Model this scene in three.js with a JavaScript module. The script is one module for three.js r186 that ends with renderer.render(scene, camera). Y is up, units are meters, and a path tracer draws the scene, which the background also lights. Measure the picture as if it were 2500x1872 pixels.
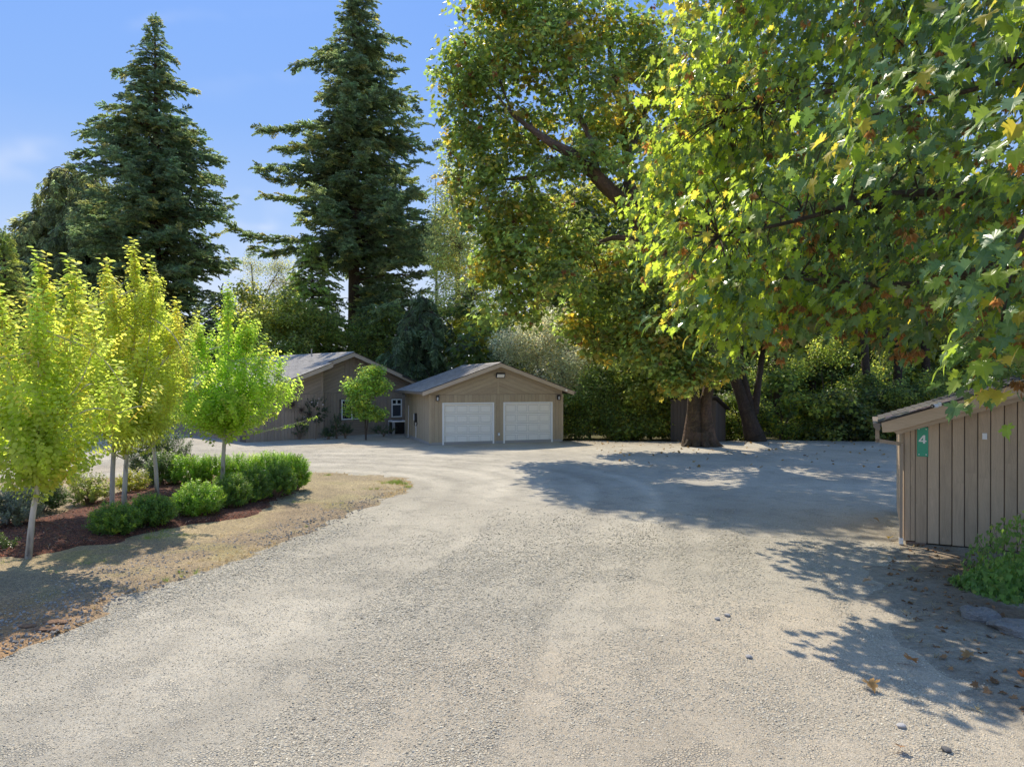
import * as THREE from 'three';
import { mergeGeometries as mergeRaw } from 'three/addons/utils/BufferGeometryUtils.js';
import { TextGeometry } from 'three/addons/geometries/TextGeometry.js';
import { FontLoader } from 'three/addons/loaders/FontLoader.js';

// ---------- camera, sky, sun, exposure ----------
const H = 3.25, F = 1760, HZ = 932, CX = 1250;          // eye height; focal length, horizon and middle column in the photograph's pixels
const scene = new THREE.Scene();
const camera = new THREE.PerspectiveCamera(2 * Math.atan(936 / F) * 180 / Math.PI, 1024 / 766, 0.1, 2500);
camera.position.set(0, H, 0);
camera.rotation.x = -4 / F;
const renderer = new THREE.WebGLRenderer({ antialias: true });
renderer.toneMapping = THREE.LinearToneMapping;
renderer.toneMappingExposure = 1.9;
renderer.shadowMap.enabled = true;
const SUN_EL = 50 * Math.PI / 180, toSun = new THREE.Vector3(-0.345 * Math.cos(SUN_EL), Math.sin(SUN_EL), -0.939 * Math.cos(SUN_EL)).normalize();
const sun = new THREE.DirectionalLight(new THREE.Color().setRGB(1, 0.9, 0.75), 3.05);
sun.position.copy(toSun).multiplyScalar(120);
sun.castShadow = true;
Object.assign(sun.shadow.camera, { left: -60, right: 60, top: 60, bottom: -60, near: 1, far: 300 });
sun.shadow.mapSize.set(4096, 4096);
scene.add(sun, sun.target);

function mergeGeometries(list) {
  const g = list.map((q) => (q.index ? q.toNonIndexed() : q)), keep = ['position', 'normal', 'uv', ...(g.every((q) => q.attributes.color) ? ['color'] : [])];
  g.forEach((q) => Object.keys(q.attributes).forEach((k) => keep.includes(k) || q.deleteAttribute(k))); return mergeRaw(g);
}
// ---------- random numbers and noise ----------
function rngOf(seed) { let a = seed >>> 0; return () => { a = (a + 0x6D2B79F5) | 0; let t = Math.imul(a ^ (a >>> 15), 1 | a); t = (t + Math.imul(t ^ (t >>> 7), 61 | t)) ^ t; return ((t ^ (t >>> 14)) >>> 0) / 4294967296; }; }
const hash = (x, y, s = 0) => { let h = Math.imul(x | 0, 374761393) ^ Math.imul(y | 0, 668265263) ^ Math.imul(s | 0, 2246822519); h = Math.imul(h ^ (h >>> 13), 1274126177); return ((h ^ (h >>> 16)) >>> 0) / 4294967296; };
const wrap = (v, p) => p ? ((v % p) + p) % p : v;
function vnoise(x, y, s = 0, per = 0) {
  const xi = Math.floor(x), yi = Math.floor(y), fx = x - xi, fy = y - yi, u = fx * fx * (3 - 2 * fx), v = fy * fy * (3 - 2 * fy);
  const a = hash(wrap(xi, per), wrap(yi, per), s), b = hash(wrap(xi + 1, per), wrap(yi, per), s), c = hash(wrap(xi, per), wrap(yi + 1, per), s), d = hash(wrap(xi + 1, per), wrap(yi + 1, per), s);
  return a + (b - a) * u + (c - a) * v + (a - b - c + d) * u * v;
}
function fbm(x, y, o = 4, s = 0, per = 0) { let f = 0, a = 0.5, n = 0; for (let i = 0; i < o; i++) { f += a * vnoise(x, y, s + i * 17, per); n += a; x *= 2; y *= 2; per *= 2; a *= 0.5; } return f / n; }
const clamp = (v, a = 0, b = 1) => Math.min(b, Math.max(a, v)), lerp = (a, b, t) => a + (b - a) * t, sstep = (a, b, x) => { const t = clamp((x - a) / (b - a)); return t * t * (3 - 2 * t); };
const V = (x, y, z) => new THREE.Vector3(x, y, z);
const G = (px, py, y = 0) => { const d = (H - y) * F / (py - HZ); return V((px - CX) / F * d, y, -d); };           // the ground point seen at a pixel
const W = (px, py, d) => V((px - CX) / F * d, H - (py - HZ) / F * d, -d);

// ---------- the sky: clear blue with thin wisps ----------
{
  const w = 1024, h = 512, data = new Float32Array(w * h * 4);
  const stops = [[0, .86, .89, .95], [.10, .65, .76, .94], [.2, .4, .58, .92], [.32, .245, .45, .9], [.47, .165, .37, .88], [.75, .165, .36, .87], [1, .165, .36, .87]];
  for (let j = 0; j < h; j++) for (let i = 0; i < w; i++) {
    const el = ((j + .5) / h - .5) * Math.PI, az = ((i + .5) / w - .5) * 2 * Math.PI, dy = Math.sin(el), ce = Math.cos(el), dx = Math.cos(az) * ce, dz = Math.sin(az) * ce;
    const up = Math.max(0, dy); let k = 0; while (k < stops.length - 2 && up > stops[k + 1][0]) k++;
    const t = clamp((up - stops[k][0]) / (stops[k + 1][0] - stops[k][0])), c = [1, 2, 3].map((n) => lerp(stops[k][n], stops[k + 1][n], t));
    const cs = dx * toSun.x + dy * toSun.y + dz * toSun.z, glow = .12 * Math.exp(-(1 - cs) * 9) + 2.5 * Math.exp(-(1 - cs) * 70);
    if (dy > 0.02) {
      const u = dx / (dy + .12), v = dz / (dy + .12), big = fbm(u * .9 + 5, v * 1.6, 3, 3), wisp = fbm(u * 3 + fbm(u * 4, v * 4, 3, 5) * 2.4, v * 6.5, 5, 9);
      const cl = clamp((wisp - .53) * 3.2) * clamp((big - .4) * 4) * .75;
      for (let n = 0; n < 3; n++) c[n] = lerp(c[n], [.86, .9, .98][n], cl);
    }
    const o = (j * w + i) * 4;
    for (let n = 0; n < 3; n++) data[o + n] = (c[n] + glow * [1, .96, .88][n]) / 1.8 * (dy < 0 ? .45 : 1);
    data[o + 3] = 1;
  }
  const sky = new THREE.DataTexture(data, w, h, THREE.RGBAFormat, THREE.FloatType);
  sky.mapping = THREE.EquirectangularReflectionMapping; sky.magFilter = sky.minFilter = THREE.LinearFilter; sky.needsUpdate = true;
  scene.background = sky; scene.environment = sky;
}

// ---------- helpers: names, things, parts ----------
const taken = {};
function numbered(n) { const k = taken[n] = (taken[n] ?? -1) + 1; return k ? n + '_' + String(k).padStart(3, '0') : n; }
function tag(o, label, category, group) { Object.assign(o.userData, { label, category }); if (group) o.userData.group = group; return o; }
function thing(name, label, category, pos = [0, 0, 0], turn = 0, group) {
  const g = new THREE.Group(); g.name = numbered(name); g.position.set(...(pos.isVector3 ? pos.toArray() : pos)); g.rotation.y = turn; scene.add(g); return tag(g, label, category, group);
}
function mesh(name, geo, mat, parent) {
  const m = new THREE.Mesh(geo, mat); m.name = parent ? name : numbered(name); m.castShadow = m.receiveShadow = true; (parent || scene).add(m); return m;
}
function structure(name, geo, mat) { const m = mesh(name, geo, mat); m.userData.kind = 'structure'; return m; }
const mtx = new THREE.Matrix4();
function instanced(name, geo, mat, items, parent) {      // items: {m: Matrix4, c: [r,g,b]}
  const im = new THREE.InstancedMesh(geo, mat, items.length); im.name = parent ? name : numbered(name);
  const col = new THREE.Color();
  items.forEach((it, i) => { im.setMatrixAt(i, it.m); if (it.c) im.setColorAt(i, col.setRGB(...it.c)); });
  im.castShadow = im.receiveShadow = true; im.userData.kind = 'stuff'; (parent || scene).add(im); return im;
}
// pixel of the photograph -> local x, y on the plane z = z0 of a thing
function onPlane(g, px, py, z0 = 0) {
  const o = V(0, H, 0).sub(g.position), d = V((px - CX) / F, -(py - HZ) / F, -1), Y = V(0, 1, 0);
  o.applyAxisAngle(Y, -g.rotation.y); d.applyAxisAngle(Y, -g.rotation.y);
  const t = (z0 - o.z) / d.z; return [o.x + d.x * t, o.y + d.y * t];
}

// ---------- textures ----------
function dataTex(w, h, fn, srgb = false) {
  const a = new Uint8Array(w * h * 4);
  for (let j = 0; j < h; j++) for (let i = 0; i < w; i++) { const c = fn(i, j), o = (j * w + i) * 4; if (Array.isArray(c)) { a[o] = clamp(c[0]) * 255; a[o + 1] = clamp(c[1]) * 255; a[o + 2] = clamp(c[2]) * 255; } else a[o] = a[o + 1] = a[o + 2] = clamp(c) * 255; a[o + 3] = 255; }
  const t = new THREE.DataTexture(a, w, h); t.wrapS = t.wrapT = THREE.RepeatWrapping; t.magFilter = THREE.LinearFilter; t.minFilter = THREE.LinearFilter; if (srgb) t.colorSpace = THREE.SRGBColorSpace; t.needsUpdate = true; return t;
}
function pebbles(size, cells, seed) {                       // tileable field of small stones: [height, tone] per pixel
  const out = new Float32Array(size * size * 2);
  for (let j = 0; j < size; j++) for (let i = 0; i < size; i++) {
    const x = i / size * cells, y = j / size * cells, xi = Math.floor(x), yi = Math.floor(y); let f1 = 9, f2 = 9, id = 0;
    for (let b = -1; b <= 1; b++) for (let a = -1; a <= 1; a++) {
      const cx = wrap(xi + a, cells), cy = wrap(yi + b, cells), r = hash(cx, cy, seed + 5) * .45, px = xi + a + hash(cx, cy, seed), py = yi + b + hash(cx, cy, seed + 1), d = Math.hypot(x - px, y - py) + r * .6;
      if (d < f1) { f2 = f1; f1 = d; id = cx * 131 + cy; } else if (d < f2) f2 = d;
    }
    const e = clamp((f2 - f1) * 2.6); out[(j * size + i) * 2] = e; out[(j * size + i) * 2 + 1] = hash(id, 7, seed);
  }
  return out;
}
const gravelTex = (() => {
  const S = 1024, A = pebbles(S, 64, 11), B = pebbles(S, 128, 23), cov = (i, j) => sstep(.5, .68, fbm(i / S * 7, j / S * 7, 4, 3, 7));
  const hgt = (i, j) => { const o = (j * S + i) * 2, k = cov(i, j); return lerp(.25 + B[o] * .25, .15 + A[o] * (.35 + .5 * A[o + 1]), k); };
  return {
    map: dataTex(S, S, (i, j) => { const o = (j * S + i) * 2, k = cov(i, j), t = lerp(.56 + .3 * B[o + 1] + .2 * B[o], .46 + .36 * A[o + 1] + .3 * A[o], k), w = A[o + 1] - .5; return [t + .04 * w, t, t - .06 * w]; }),
    bump: dataTex(S, S, hgt),
  };
})();
const soilTex = (() => {
  const S = 1024, A = pebbles(S, 90, 41);
  const f = (i, j) => fbm(i / S * 24, j / S * 24, 5, 8, 24), g = (i, j) => fbm(i / S * 60, j / S * 60, 3, 28, 60);
  return { map: dataTex(S, S, (i, j) => { const o = (j * S + i) * 2, s = A[o + 1] > .82 ? A[o] * .3 : 0, t = .45 + .5 * f(i, j) + .22 * (g(i, j) - .5) + s; return [t, t * .985, t * .96]; }), bump: dataTex(S, S, (i, j) => { const o = (j * S + i) * 2; return f(i, j) * .6 + .3 * g(i, j) + (A[o + 1] > .82 ? A[o] * .4 : 0); }) };
})();
function strokeTex(size, n, seed, bg, pick, len, wid, dirs) {
  const c = document.createElement('canvas'); c.width = c.height = size; const x = c.getContext('2d'), r = rngOf(seed); x.fillStyle = bg; x.fillRect(0, 0, size, size); x.lineCap = 'butt';
  for (let k = 0; k < n; k++) {
    const px = r() * size, py = r() * size, a = dirs(r), l = len * (.4 + r()), dx = Math.cos(a) * l, dy = Math.sin(a) * l; x.strokeStyle = pick(r); x.lineWidth = wid * (.5 + r());
    for (const ox of [-size, 0, size]) for (const oy of [-size, 0, size]) { if (px + ox < -60 || px + ox > size + 60 || py + oy < -60 || py + oy > size + 60) continue; x.beginPath(); x.moveTo(px + ox, py + oy); x.lineTo(px + ox + dx, py + oy + dy); x.stroke(); }
  }
  const t = new THREE.CanvasTexture(c); t.wrapS = t.wrapT = THREE.RepeatWrapping; t.colorSpace = THREE.SRGBColorSpace; return t;
}
const grey = (v) => { v = Math.round(clamp(v, 0, 255)); return `rgb(${v},${v},${v})`; };
const strawTex = strokeTex(1024, 16000, 5, '#8f8a80', (r) => { const v = 120 + r() * 125; return `rgb(${v | 0},${v * .95 | 0},${v * .82 | 0})`; }, 22, 2.2, (r) => r() * 6.3);
const mulchTex = strokeTex(1024, 9000, 6, '#332119', (r) => { const v = 50 + r() * r() * 170; return `rgb(${v | 0},${v * .66 | 0},${v * .5 | 0})`; }, 20, 7, (r) => r() * 6.3);
const grainTex = dataTex(512, 512, (i, j) => { const kn = fbm(i / 512 * 8, j / 512 * 3, 3, 4, 0), s = fbm(i / 512 * 90 + kn * 14, j / 512 * 4, 3, 12), q = fbm(i / 512 * 14, j / 512 * 9, 3, 6); return .74 + .22 * s + .12 * (q - .5) + .1 * (hash(i, j >> 3, 2) - .5); });
const barkTex = dataTex(512, 512, (i, j) => { const u = i / 512, v = j / 512, w = fbm(u * 6, v * 5, 3, 2, 6), s = fbm(u * 22 + w * 5, v * 6, 4, 31, 0); return .3 + .85 * (Math.abs(s - .5) * 2) ** .7 * .8 + .12 * hash(i, j, 3); });
const granTex = dataTex(256, 256, (i, j) => .72 + .28 * hash(i >> 1, j >> 1, 4) * .9 + .1 * (fbm(i / 32, j / 32, 3, 1, 8) - .5));

// ---------- materials ----------
const rgb = (r, g, b) => new THREE.Color().setRGB(r, g, b);
const mat = (c, o = {}) => new THREE.MeshStandardMaterial({ color: rgb(...c), roughness: .85, ...o });
const leafMat = (t = .42, coat = .25, cr = .38, o = {}) => new THREE.MeshPhysicalMaterial({ color: 0xffffff, vertexColors: true, roughness: 1, transmission: t, thickness: 0, clearcoat: coat, clearcoatRoughness: cr, side: THREE.DoubleSide, specularIntensity: .3, ...o });
const M = {
  gravel: mat([1, 1, 1], { map: gravelTex.map, bumpMap: gravelTex.bump, bumpScale: .02, vertexColors: true, roughness: .95 }),
  lawn: mat([1, 1, 1], { map: strawTex, bumpMap: soilTex.bump, bumpScale: .03, vertexColors: true, roughness: 1 }),
  soil: mat([1, 1, 1], { map: soilTex.map, bumpMap: soilTex.bump, bumpScale: .03, vertexColors: true, roughness: 1 }),
  mulch: mat([1, 1, 1], { map: mulchTex, bumpMap: mulchTex, bumpScale: .03, vertexColors: true, roughness: 1 }),
  sidingA: mat([.51, .395, .25], { map: grainTex }), sidingB: mat([.485, .37, .235], { map: grainTex }), sidingC: mat([.54, .42, .268], { map: grainTex }),
  gap: mat([.12, .092, .068]), trim: mat([.46, .36, .26], { map: grainTex }), fascia: mat([.6, .48, .36], { map: grainTex }),
  houseA: mat([.39, .3, .22], { map: grainTex }), houseB: mat([.365, .28, .205], { map: grainTex }), houseC: mat([.415, .32, .235], { map: grainTex }),
  shedA: mat([.62, .46, .3], { map: grainTex, bumpMap: grainTex, bumpScale: .004 }), shedB: mat([.56, .415, .27], { map: grainTex, bumpMap: grainTex, bumpScale: .004 }), shedC: mat([.67, .5, .33], { map: grainTex, bumpMap: grainTex, bumpScale: .004 }),
  darkWood: mat([.09, .07, .052], { map: grainTex }), darkWoodB: mat([.11, .085, .063], { map: grainTex }),
  shingle: mat([1, 1, 1], { map: granTex, vertexColors: true, roughness: .95 }), underRoof: mat([.1, .085, .07]), edgeMetal: mat([.045, .035, .03], { roughness: .5 }),
  door: mat([.9, .84, .72], { roughness: .55 }), doorPanel: mat([.89, .83, .71], { roughness: .55 }), doorGrooveShade: mat([.7, .65, .56], { roughness: .6 }), white: mat([.86, .84, .78], { roughness: .5 }), concrete: mat([.36, .33, .29], { bumpMap: soilTex.bump, bumpScale: .004 }),
  black: mat([.015, .015, .016], { roughness: .5 }), dark: mat([.04, .037, .034], { roughness: .6 }), pane: new THREE.MeshPhysicalMaterial({ color: rgb(.02, .022, .026), roughness: .06, specularIntensity: 1 }),
  lens: mat([.7, .7, .66], { roughness: .25 }), metal: mat([.35, .34, .33], { roughness: .45, metalness: .6 }), gutter: mat([.2, .165, .135], { roughness: .5 }),
  sign: mat([.03, .36, .2], { roughness: .35 }), rust: mat([.05, .028, .02], { roughness: .7 }), acBody: mat([.4, .4, .39], { roughness: .5 }),
  bark: mat([.26, .18, .12], { map: barkTex, bumpMap: barkTex, bumpScale: .1, vertexColors: true }), stem: mat([.2, .14, .09]), birch: mat([.62, .56, .47], { vertexColors: true, roughness: .8 }), twig: mat([.22, .15, .1]),
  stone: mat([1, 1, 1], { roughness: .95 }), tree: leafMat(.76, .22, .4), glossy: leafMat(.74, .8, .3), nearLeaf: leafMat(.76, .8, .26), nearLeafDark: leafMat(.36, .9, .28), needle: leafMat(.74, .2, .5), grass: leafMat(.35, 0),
};
// ---------- geometry helpers ----------
function tris(pos, col, uv) {                      // non-indexed triangles
  const g = new THREE.BufferGeometry(); g.setAttribute('position', new THREE.Float32BufferAttribute(pos, 3));
  g.setAttribute('uv', new THREE.Float32BufferAttribute(uv || new Float32Array(pos.length / 3 * 2), 2)); if (col) g.setAttribute('color', new THREE.Float32BufferAttribute(col, 3)); g.computeVertexNormals(); return g;
}
// a flat polygon (list of [x, y], counter-clockwise) pushed out from z0 to z1, uv in metres, shifted so that boards differ
function prism(poly, z0, z1, shift = 0, turnUv = 0, bev = 0) {
  const P = [], U = [], n = poly.length, cu = Math.cos(turnUv), su = Math.sin(turnUv);
  const put = (x, y, z, u, v) => { P.push(x, y, z); U.push((u * cu - v * su) / 1.2 + shift, (u * su + v * cu) / 2.4 + shift * 1.7); };
  let ins = poly;
  if (bev) { const c = poly.reduce((a, p) => [a[0] + p[0] / n, a[1] + p[1] / n], [0, 0]); ins = poly.map((p) => { const dx = c[0] - p[0], dy = c[1] - p[1]; return [p[0] + Math.sign(dx) * Math.min(bev, Math.abs(dx) * .4), p[1] + Math.sign(dy) * Math.min(bev, Math.abs(dy) * .4)]; }); }
  const zs = bev ? z1 - bev * .7 : z1;
  for (const t of THREE.ShapeUtils.triangulateShape(ins.map((p) => new THREE.Vector2(...p)), [])) { for (const k of t) put(ins[k][0], ins[k][1], z1, ins[k][0], ins[k][1]); }
  const ring = (A, za, B, zb) => { for (let i = 0; i < n; i++) { const j = (i + 1) % n; const a = [A[i][0], A[i][1], za], b = [A[j][0], A[j][1], za], c = [B[j][0], B[j][1], zb], d = [B[i][0], B[i][1], zb]; for (const q of [a, b, c, a, c, d]) put(q[0], q[1], q[2], q[0] + q[2], q[1]); } };
  ring(poly, z0, poly, zs); if (bev) ring(poly, zs, ins, z1);
  return tris(P, null, U);
}
function clip(poly, nx, ny, c) {                    // keep nx*x + ny*y <= c
  const out = []; for (let i = 0; i < poly.length; i++) { const a = poly[i], b = poly[(i + 1) % poly.length], da = nx * a[0] + ny * a[1] - c, db = nx * b[0] + ny * b[1] - c; if (da <= 0) out.push(a); if ((da < 0 && db > 0) || (da > 0 && db < 0)) { const t = da / (da - db); out.push([a[0] + (b[0] - a[0]) * t, a[1] + (b[1] - a[1]) * t]); } } return out;
}
const area = (p) => Math.abs(p.reduce((s, a, i) => { const b = p[(i + 1) % p.length]; return s + a[0] * b[1] - a[1] * b[0]; }, 0)) / 2;
// boards side by side across a convex polygon: direction of the boards = ang, each its own mesh
function boards(parent, poly, ang, width, z0, z1, mats, seed, gap = .012, name = 'board', jit = .002, bev = 0) {
  const r = rngOf(seed), nx = -Math.sin(ang), ny = Math.cos(ang), s = poly.map((p) => p[0] * nx + p[1] * ny), lo = Math.min(...s), hi = Math.max(...s);
  for (let a = lo; a < hi; a += width) {
    let q = clip(clip(poly, nx, ny, Math.min(a + width - gap, hi)), -nx, -ny, -a); if (q.length < 3 || area(q) < .002) continue;
    mesh(name, prism(q, z0, z1 + r() * jit, r() * 7, Math.PI / 2 - ang, bev), mats[r() * mats.length | 0], parent);
  }
}
const box = (w, h, d, x = 0, y = 0, z = 0) => { const g = new THREE.BoxGeometry(w, h, d); g.translate(x, y, z); return g; };
const rect = (x0, y0, x1, y1) => [[x0, y0], [x1, y0], [x1, y1], [x0, y1]];
// a tapering, slightly uneven limb along points, radii per point; vertex colours from fn(t, angle, y)
function limb(pts, radii, seg = 8, rough = .06, seed = 1, colour = null, steps = 0, tile = 1) {
  const curve = new THREE.CatmullRomCurve3(pts, false, 'centripetal'), n = steps || Math.max(4, pts.length * 4), P = [], U = [], C = [], I = []; let v = 0, last = null;
  const T = V(0, 0, 0), N = V(1, 0, 0), B = V(0, 0, 0);
  for (let i = 0; i <= n; i++) {
    const t = i / n, c = curve.getPoint(t), k = t * (radii.length - 1), ki = Math.min(radii.length - 2, Math.floor(k)), rad = lerp(radii[ki], radii[ki + 1], k - ki); curve.getTangent(t, T);
    N.addScaledVector(T, -N.dot(T)); if (N.lengthSq() < 1e-4) N.set(0, 0, 1).addScaledVector(T, -T.z); N.normalize(); B.crossVectors(T, N); if (last) v += c.distanceTo(last); last = c;
    for (let j = 0; j <= seg; j++) {
      const a = (j % seg) / seg * Math.PI * 2, rr = rad * (1 + rough * 2 * (fbm(Math.cos(a) * 1.6 + 9 + seed * 3.1, Math.sin(a) * 1.6 + v / (rad * 5 + .05) + seed, 3, seed) - .5)), x = Math.cos(a) * rr, y = Math.sin(a) * rr;
      P.push(c.x + N.x * x + B.x * y, c.y + N.y * x + B.y * y, c.z + N.z * x + B.z * y); U.push(j / seg * Math.max(1, Math.round(rad * 6.3 / tile)), v / tile); const q = colour ? colour(t, a, c) : [1, 1, 1]; C.push(...q);
      if (i < n && j < seg) { const o = i * (seg + 1) + j; I.push(o, o + 1, o + seg + 1, o + 1, o + seg + 2, o + seg + 1); }
    }
  }
  const g = new THREE.BufferGeometry(); g.setAttribute('position', new THREE.Float32BufferAttribute(P, 3)); g.setAttribute('uv', new THREE.Float32BufferAttribute(U, 2)); g.setAttribute('color', new THREE.Float32BufferAttribute(C, 3)); g.setIndex(I); g.computeVertexNormals(); return g;
}
const rod = (a, b, r0, r1 = r0, seg = 5) => limb([a, a.clone().lerp(b, .5), b], [r0, (r0 + r1) / 2, r1], seg, 0, 1, null, 2);
const bent = (pts, r, seg = 6, steps = 0) => limb(pts, [r, r], seg, 0, 1, null, steps || pts.length * 5);

// ---------- leaves ----------
// each outline: list of [x, z] round the leaf, its stalk at the origin, its tip towards +z; unit length about 1
const OUT = {
  maple: [[0, 0], [.16, .02], [.42, -.06], [.34, .16], [.62, .28], [.38, .40], [.44, .66], [.2, .6], [0, 1], [-.2, .6], [-.44, .66], [-.38, .40], [-.62, .28], [-.34, .16], [-.42, -.06], [-.16, .02]],
  bigmaple: [[0, 0], [.08, -.03], [.2, -.12], [.27, -.06], [.42, -.09], [.35, .02], [.4, .1], [.27, .16], [.3, .22], [.46, .2], [.5, .26], [.66, .3], [.55, .37], [.56, .45], [.42, .44], [.31, .4], [.3, .5], [.36, .62], [.3, .66], [.27, .78], [.2, .7], [.13, .72], [.12, .8], [.06, .86], [0, 1.02], [-.05, .86], [-.12, .8], [-.13, .72], [-.2, .7], [-.27, .78], [-.3, .66], [-.36, .62], [-.3, .5], [-.31, .4], [-.42, .44], [-.56, .45], [-.55, .37], [-.66, .3], [-.5, .26], [-.46, .2], [-.3, .22], [-.27, .16], [-.4, .1], [-.35, .02], [-.42, -.09], [-.27, -.06], [-.2, -.12], [-.08, -.03]],
  round: [[0, 0], [.34, .14], [.46, .45], [.3, .78], [0, 1], [-.3, .78], [-.46, .45], [-.34, .14]],
  blade: [[0, 0], [.2, .3], [.17, .65], [0, 1], [-.17, .65], [-.2, .3]],
  far: [[0, 0], [.36, .2], [.26, .62], [0, 1], [-.26, .62], [-.36, .2]],
  ivy: [[0, 0], [.3, -.1], [.48, .2], [.24, .45], [0, 1], [-.24, .45], [-.48, .2], [-.3, -.1]],
};
function addLeaf(P, C, kind, m, col, fold = .12, curl = .1, mid = null) {
  const o = OUT[kind], n = o.length, v = [], cen = V(0, -.02, .36);
  for (const [x, z] of o) v.push(V(x, fold * Math.abs(x) * 1.3 - curl * (z * z) - curl * .9 * x * x, z));
  v.forEach((p) => p.applyMatrix4(m)); cen.applyMatrix4(m);
  const lo = mid || col;
  for (let i = 0; i < n; i++) { const a = v[i], b = v[(i + 1) % n]; P.push(cen.x, cen.y, cen.z, a.x, a.y, a.z, b.x, b.y, b.z); C.push(...lo, ...col, ...col); }
}
const q0 = new THREE.Quaternion(), e0 = new THREE.Euler(), s0 = V(1, 1, 1);
// matrix with +z along dir (the tip) and +y as near as possible to up
function frame(pos, dir, up, scale, sx = 1) {
  const z = dir.clone().normalize(), x = up.clone().cross(z); if (x.lengthSq() < 1e-6) x.set(1, 0, 0); x.normalize(); const y = z.clone().cross(x);
  return new THREE.Matrix4().makeBasis(x.multiplyScalar(scale * sx), y.multiplyScalar(scale), z.multiplyScalar(scale)).setPosition(pos);
}
const randDir = (r) => { const z = r() * 2 - 1, a = r() * 6.2832, s = Math.sqrt(1 - z * z); return V(Math.cos(a) * s, z, Math.sin(a) * s); };
function vary(r, c, v = .18, warm = .0) { const k = 1 + (r() * 2 - 1) * v, w = r() * warm; return [c[0] * k * (1 + w), c[1] * k * (1 + w * .25), c[2] * k * (1 - w * .4)]; }
// a ball of leaves of radius 1 on a few twigs (leaf size given for that radius)
function clump(kind, n, size, seed, opt = {}) {
  const r = rngOf(seed), P = [], C = []; const { droop = .5, flat = .75, vr = .22, up = .9 } = opt;
  for (let k = 0; k < n; k++) {
    const d = randDir(r), p = d.clone().multiplyScalar(Math.pow(r(), .42)); p.y *= flat; const dir = V(d.x + (r() - .5) * .8, -droop + (r() - .5) * .7, d.z + (r() - .5) * .8), nu = V((r() - .5) * 1.1, up, (r() - .5) * 1.1).addScaledVector(d, .45);
    const g = (1 + (r() * 2 - 1) * vr) * (r() < .38 ? .55 : 1.08), w = r() < .16 ? 1.3 : 1; addLeaf(P, C, kind, frame(p, dir, nu, size * (.65 + .6 * r())), [g * w, g, g * (2 - w)], .1 + r() * .15, r() * .3);
  }
  return tris(P, C);
}
// an upright shoot of length 1 with leaves set along it
function shoot(kind, n, size, seed, opt = {}) {
  const r = rngOf(seed), P = [], C = [], { out = .75, spread = .03, vr = .2, stem = .008, stemC = [.5, .4, .3], nod = .15, from = .06 } = opt;
  const bx = (r() - .5) * .25, bz = (r() - .5) * .25, at = (t) => V(bx * t * t, t, bz * t * t);
  for (let k = 0; k < 3; k++) { const a = k / 3 * 6.283, b = (k + 1) / 3 * 6.283, tip = at(1); for (const q of [[Math.cos(a) * stem, 0, Math.sin(a) * stem], [Math.cos(b) * stem, 0, Math.sin(b) * stem], [tip.x, tip.y, tip.z]]) { P.push(...q); C.push(...stemC); } }
  for (let k = 0; k < n; k++) {
    const t = from + (1 - from) * (k + r() * .7) / n, a = k * 2.4 + r() * .8, o = V(Math.cos(a), 0, Math.sin(a)), p = at(t).addScaledVector(o, spread * (.4 + r())), dir = o.clone().multiplyScalar(out).add(V(0, 1 - out - nod * r() * 2, 0)).add(V((r() - .5) * .5, (r() - .5) * .5, (r() - .5) * .5)), up = V(-o.x * .4 + (r() - .5) * .7, 1, -o.z * .4 + (r() - .5) * .7);
    const g = 1 + (r() * 2 - 1) * vr; addLeaf(P, C, kind, frame(p, dir, up, size * (.7 + .5 * r()) * (1 - .35 * t * (opt.taper ?? 1))), [g, g, g], .1 + .1 * r(), .1 * r());
  }
  return tris(P, C);
}
// a conifer spray of length 1 along +z: shoots to both sides, bristling with needle tufts
function spray(seed, side = 9, droopy = 0) {
  const r = rngOf(seed), P = [], C = [];
  const tuft = (p, d, l, w, g) => { for (let k = 0; k < 2; k++) { const u = randDir(r).cross(d).normalize().multiplyScalar(w), m = p.clone().addScaledVector(d, l * .45), t = p.clone().addScaledVector(d, l); const a = m.clone().add(u), b = m.clone().sub(u); P.push(p.x, p.y, p.z, a.x, a.y, a.z, t.x, t.y, t.z, p.x, p.y, p.z, t.x, t.y, t.z, b.x, b.y, b.z); for (const h of [.55, 1, 1.35, .55, 1.35, 1]) C.push(g * h, g * h, g * h); } };
  const axis = (t) => V(Math.sin(t * 5 + seed) * .03, -.14 * t * t - droopy * t * .35, t);
  for (let k = 0; k < side; k++) for (const s of [-1, 1]) {
    const t = (k + r() * .6) / side, p = axis(t), L = (.42 * (1 - t) + .16) * (.7 + .6 * r()), d = V(s * (.8 + .3 * r()), -.1 + (r() - .5) * .9 - droopy * .9, .55 + .4 * r()).normalize(), g = .7 + .6 * r();
    tuft(p, d, L * .7, .05, g); for (let q = 1; q < 3; q++) { const pp = p.clone().addScaledVector(d, L * .28 * q); for (const s2 of [-1, 1]) tuft(pp, d.clone().add(V(s2 * .5 * r(), (r() - .5) * .8 - droopy * .6, .5 * r() + s2 * .35)).normalize(), L * .5, .045, g * (.9 + .3 * r())); }
  }
  for (let k = 0; k < 5; k++) tuft(axis(k / 5), V((r() - .5) * .4, (r() - .3) * .5, 1).normalize(), .3, .05, .8 + .5 * r());
  return tris(P, C);
}

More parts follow.
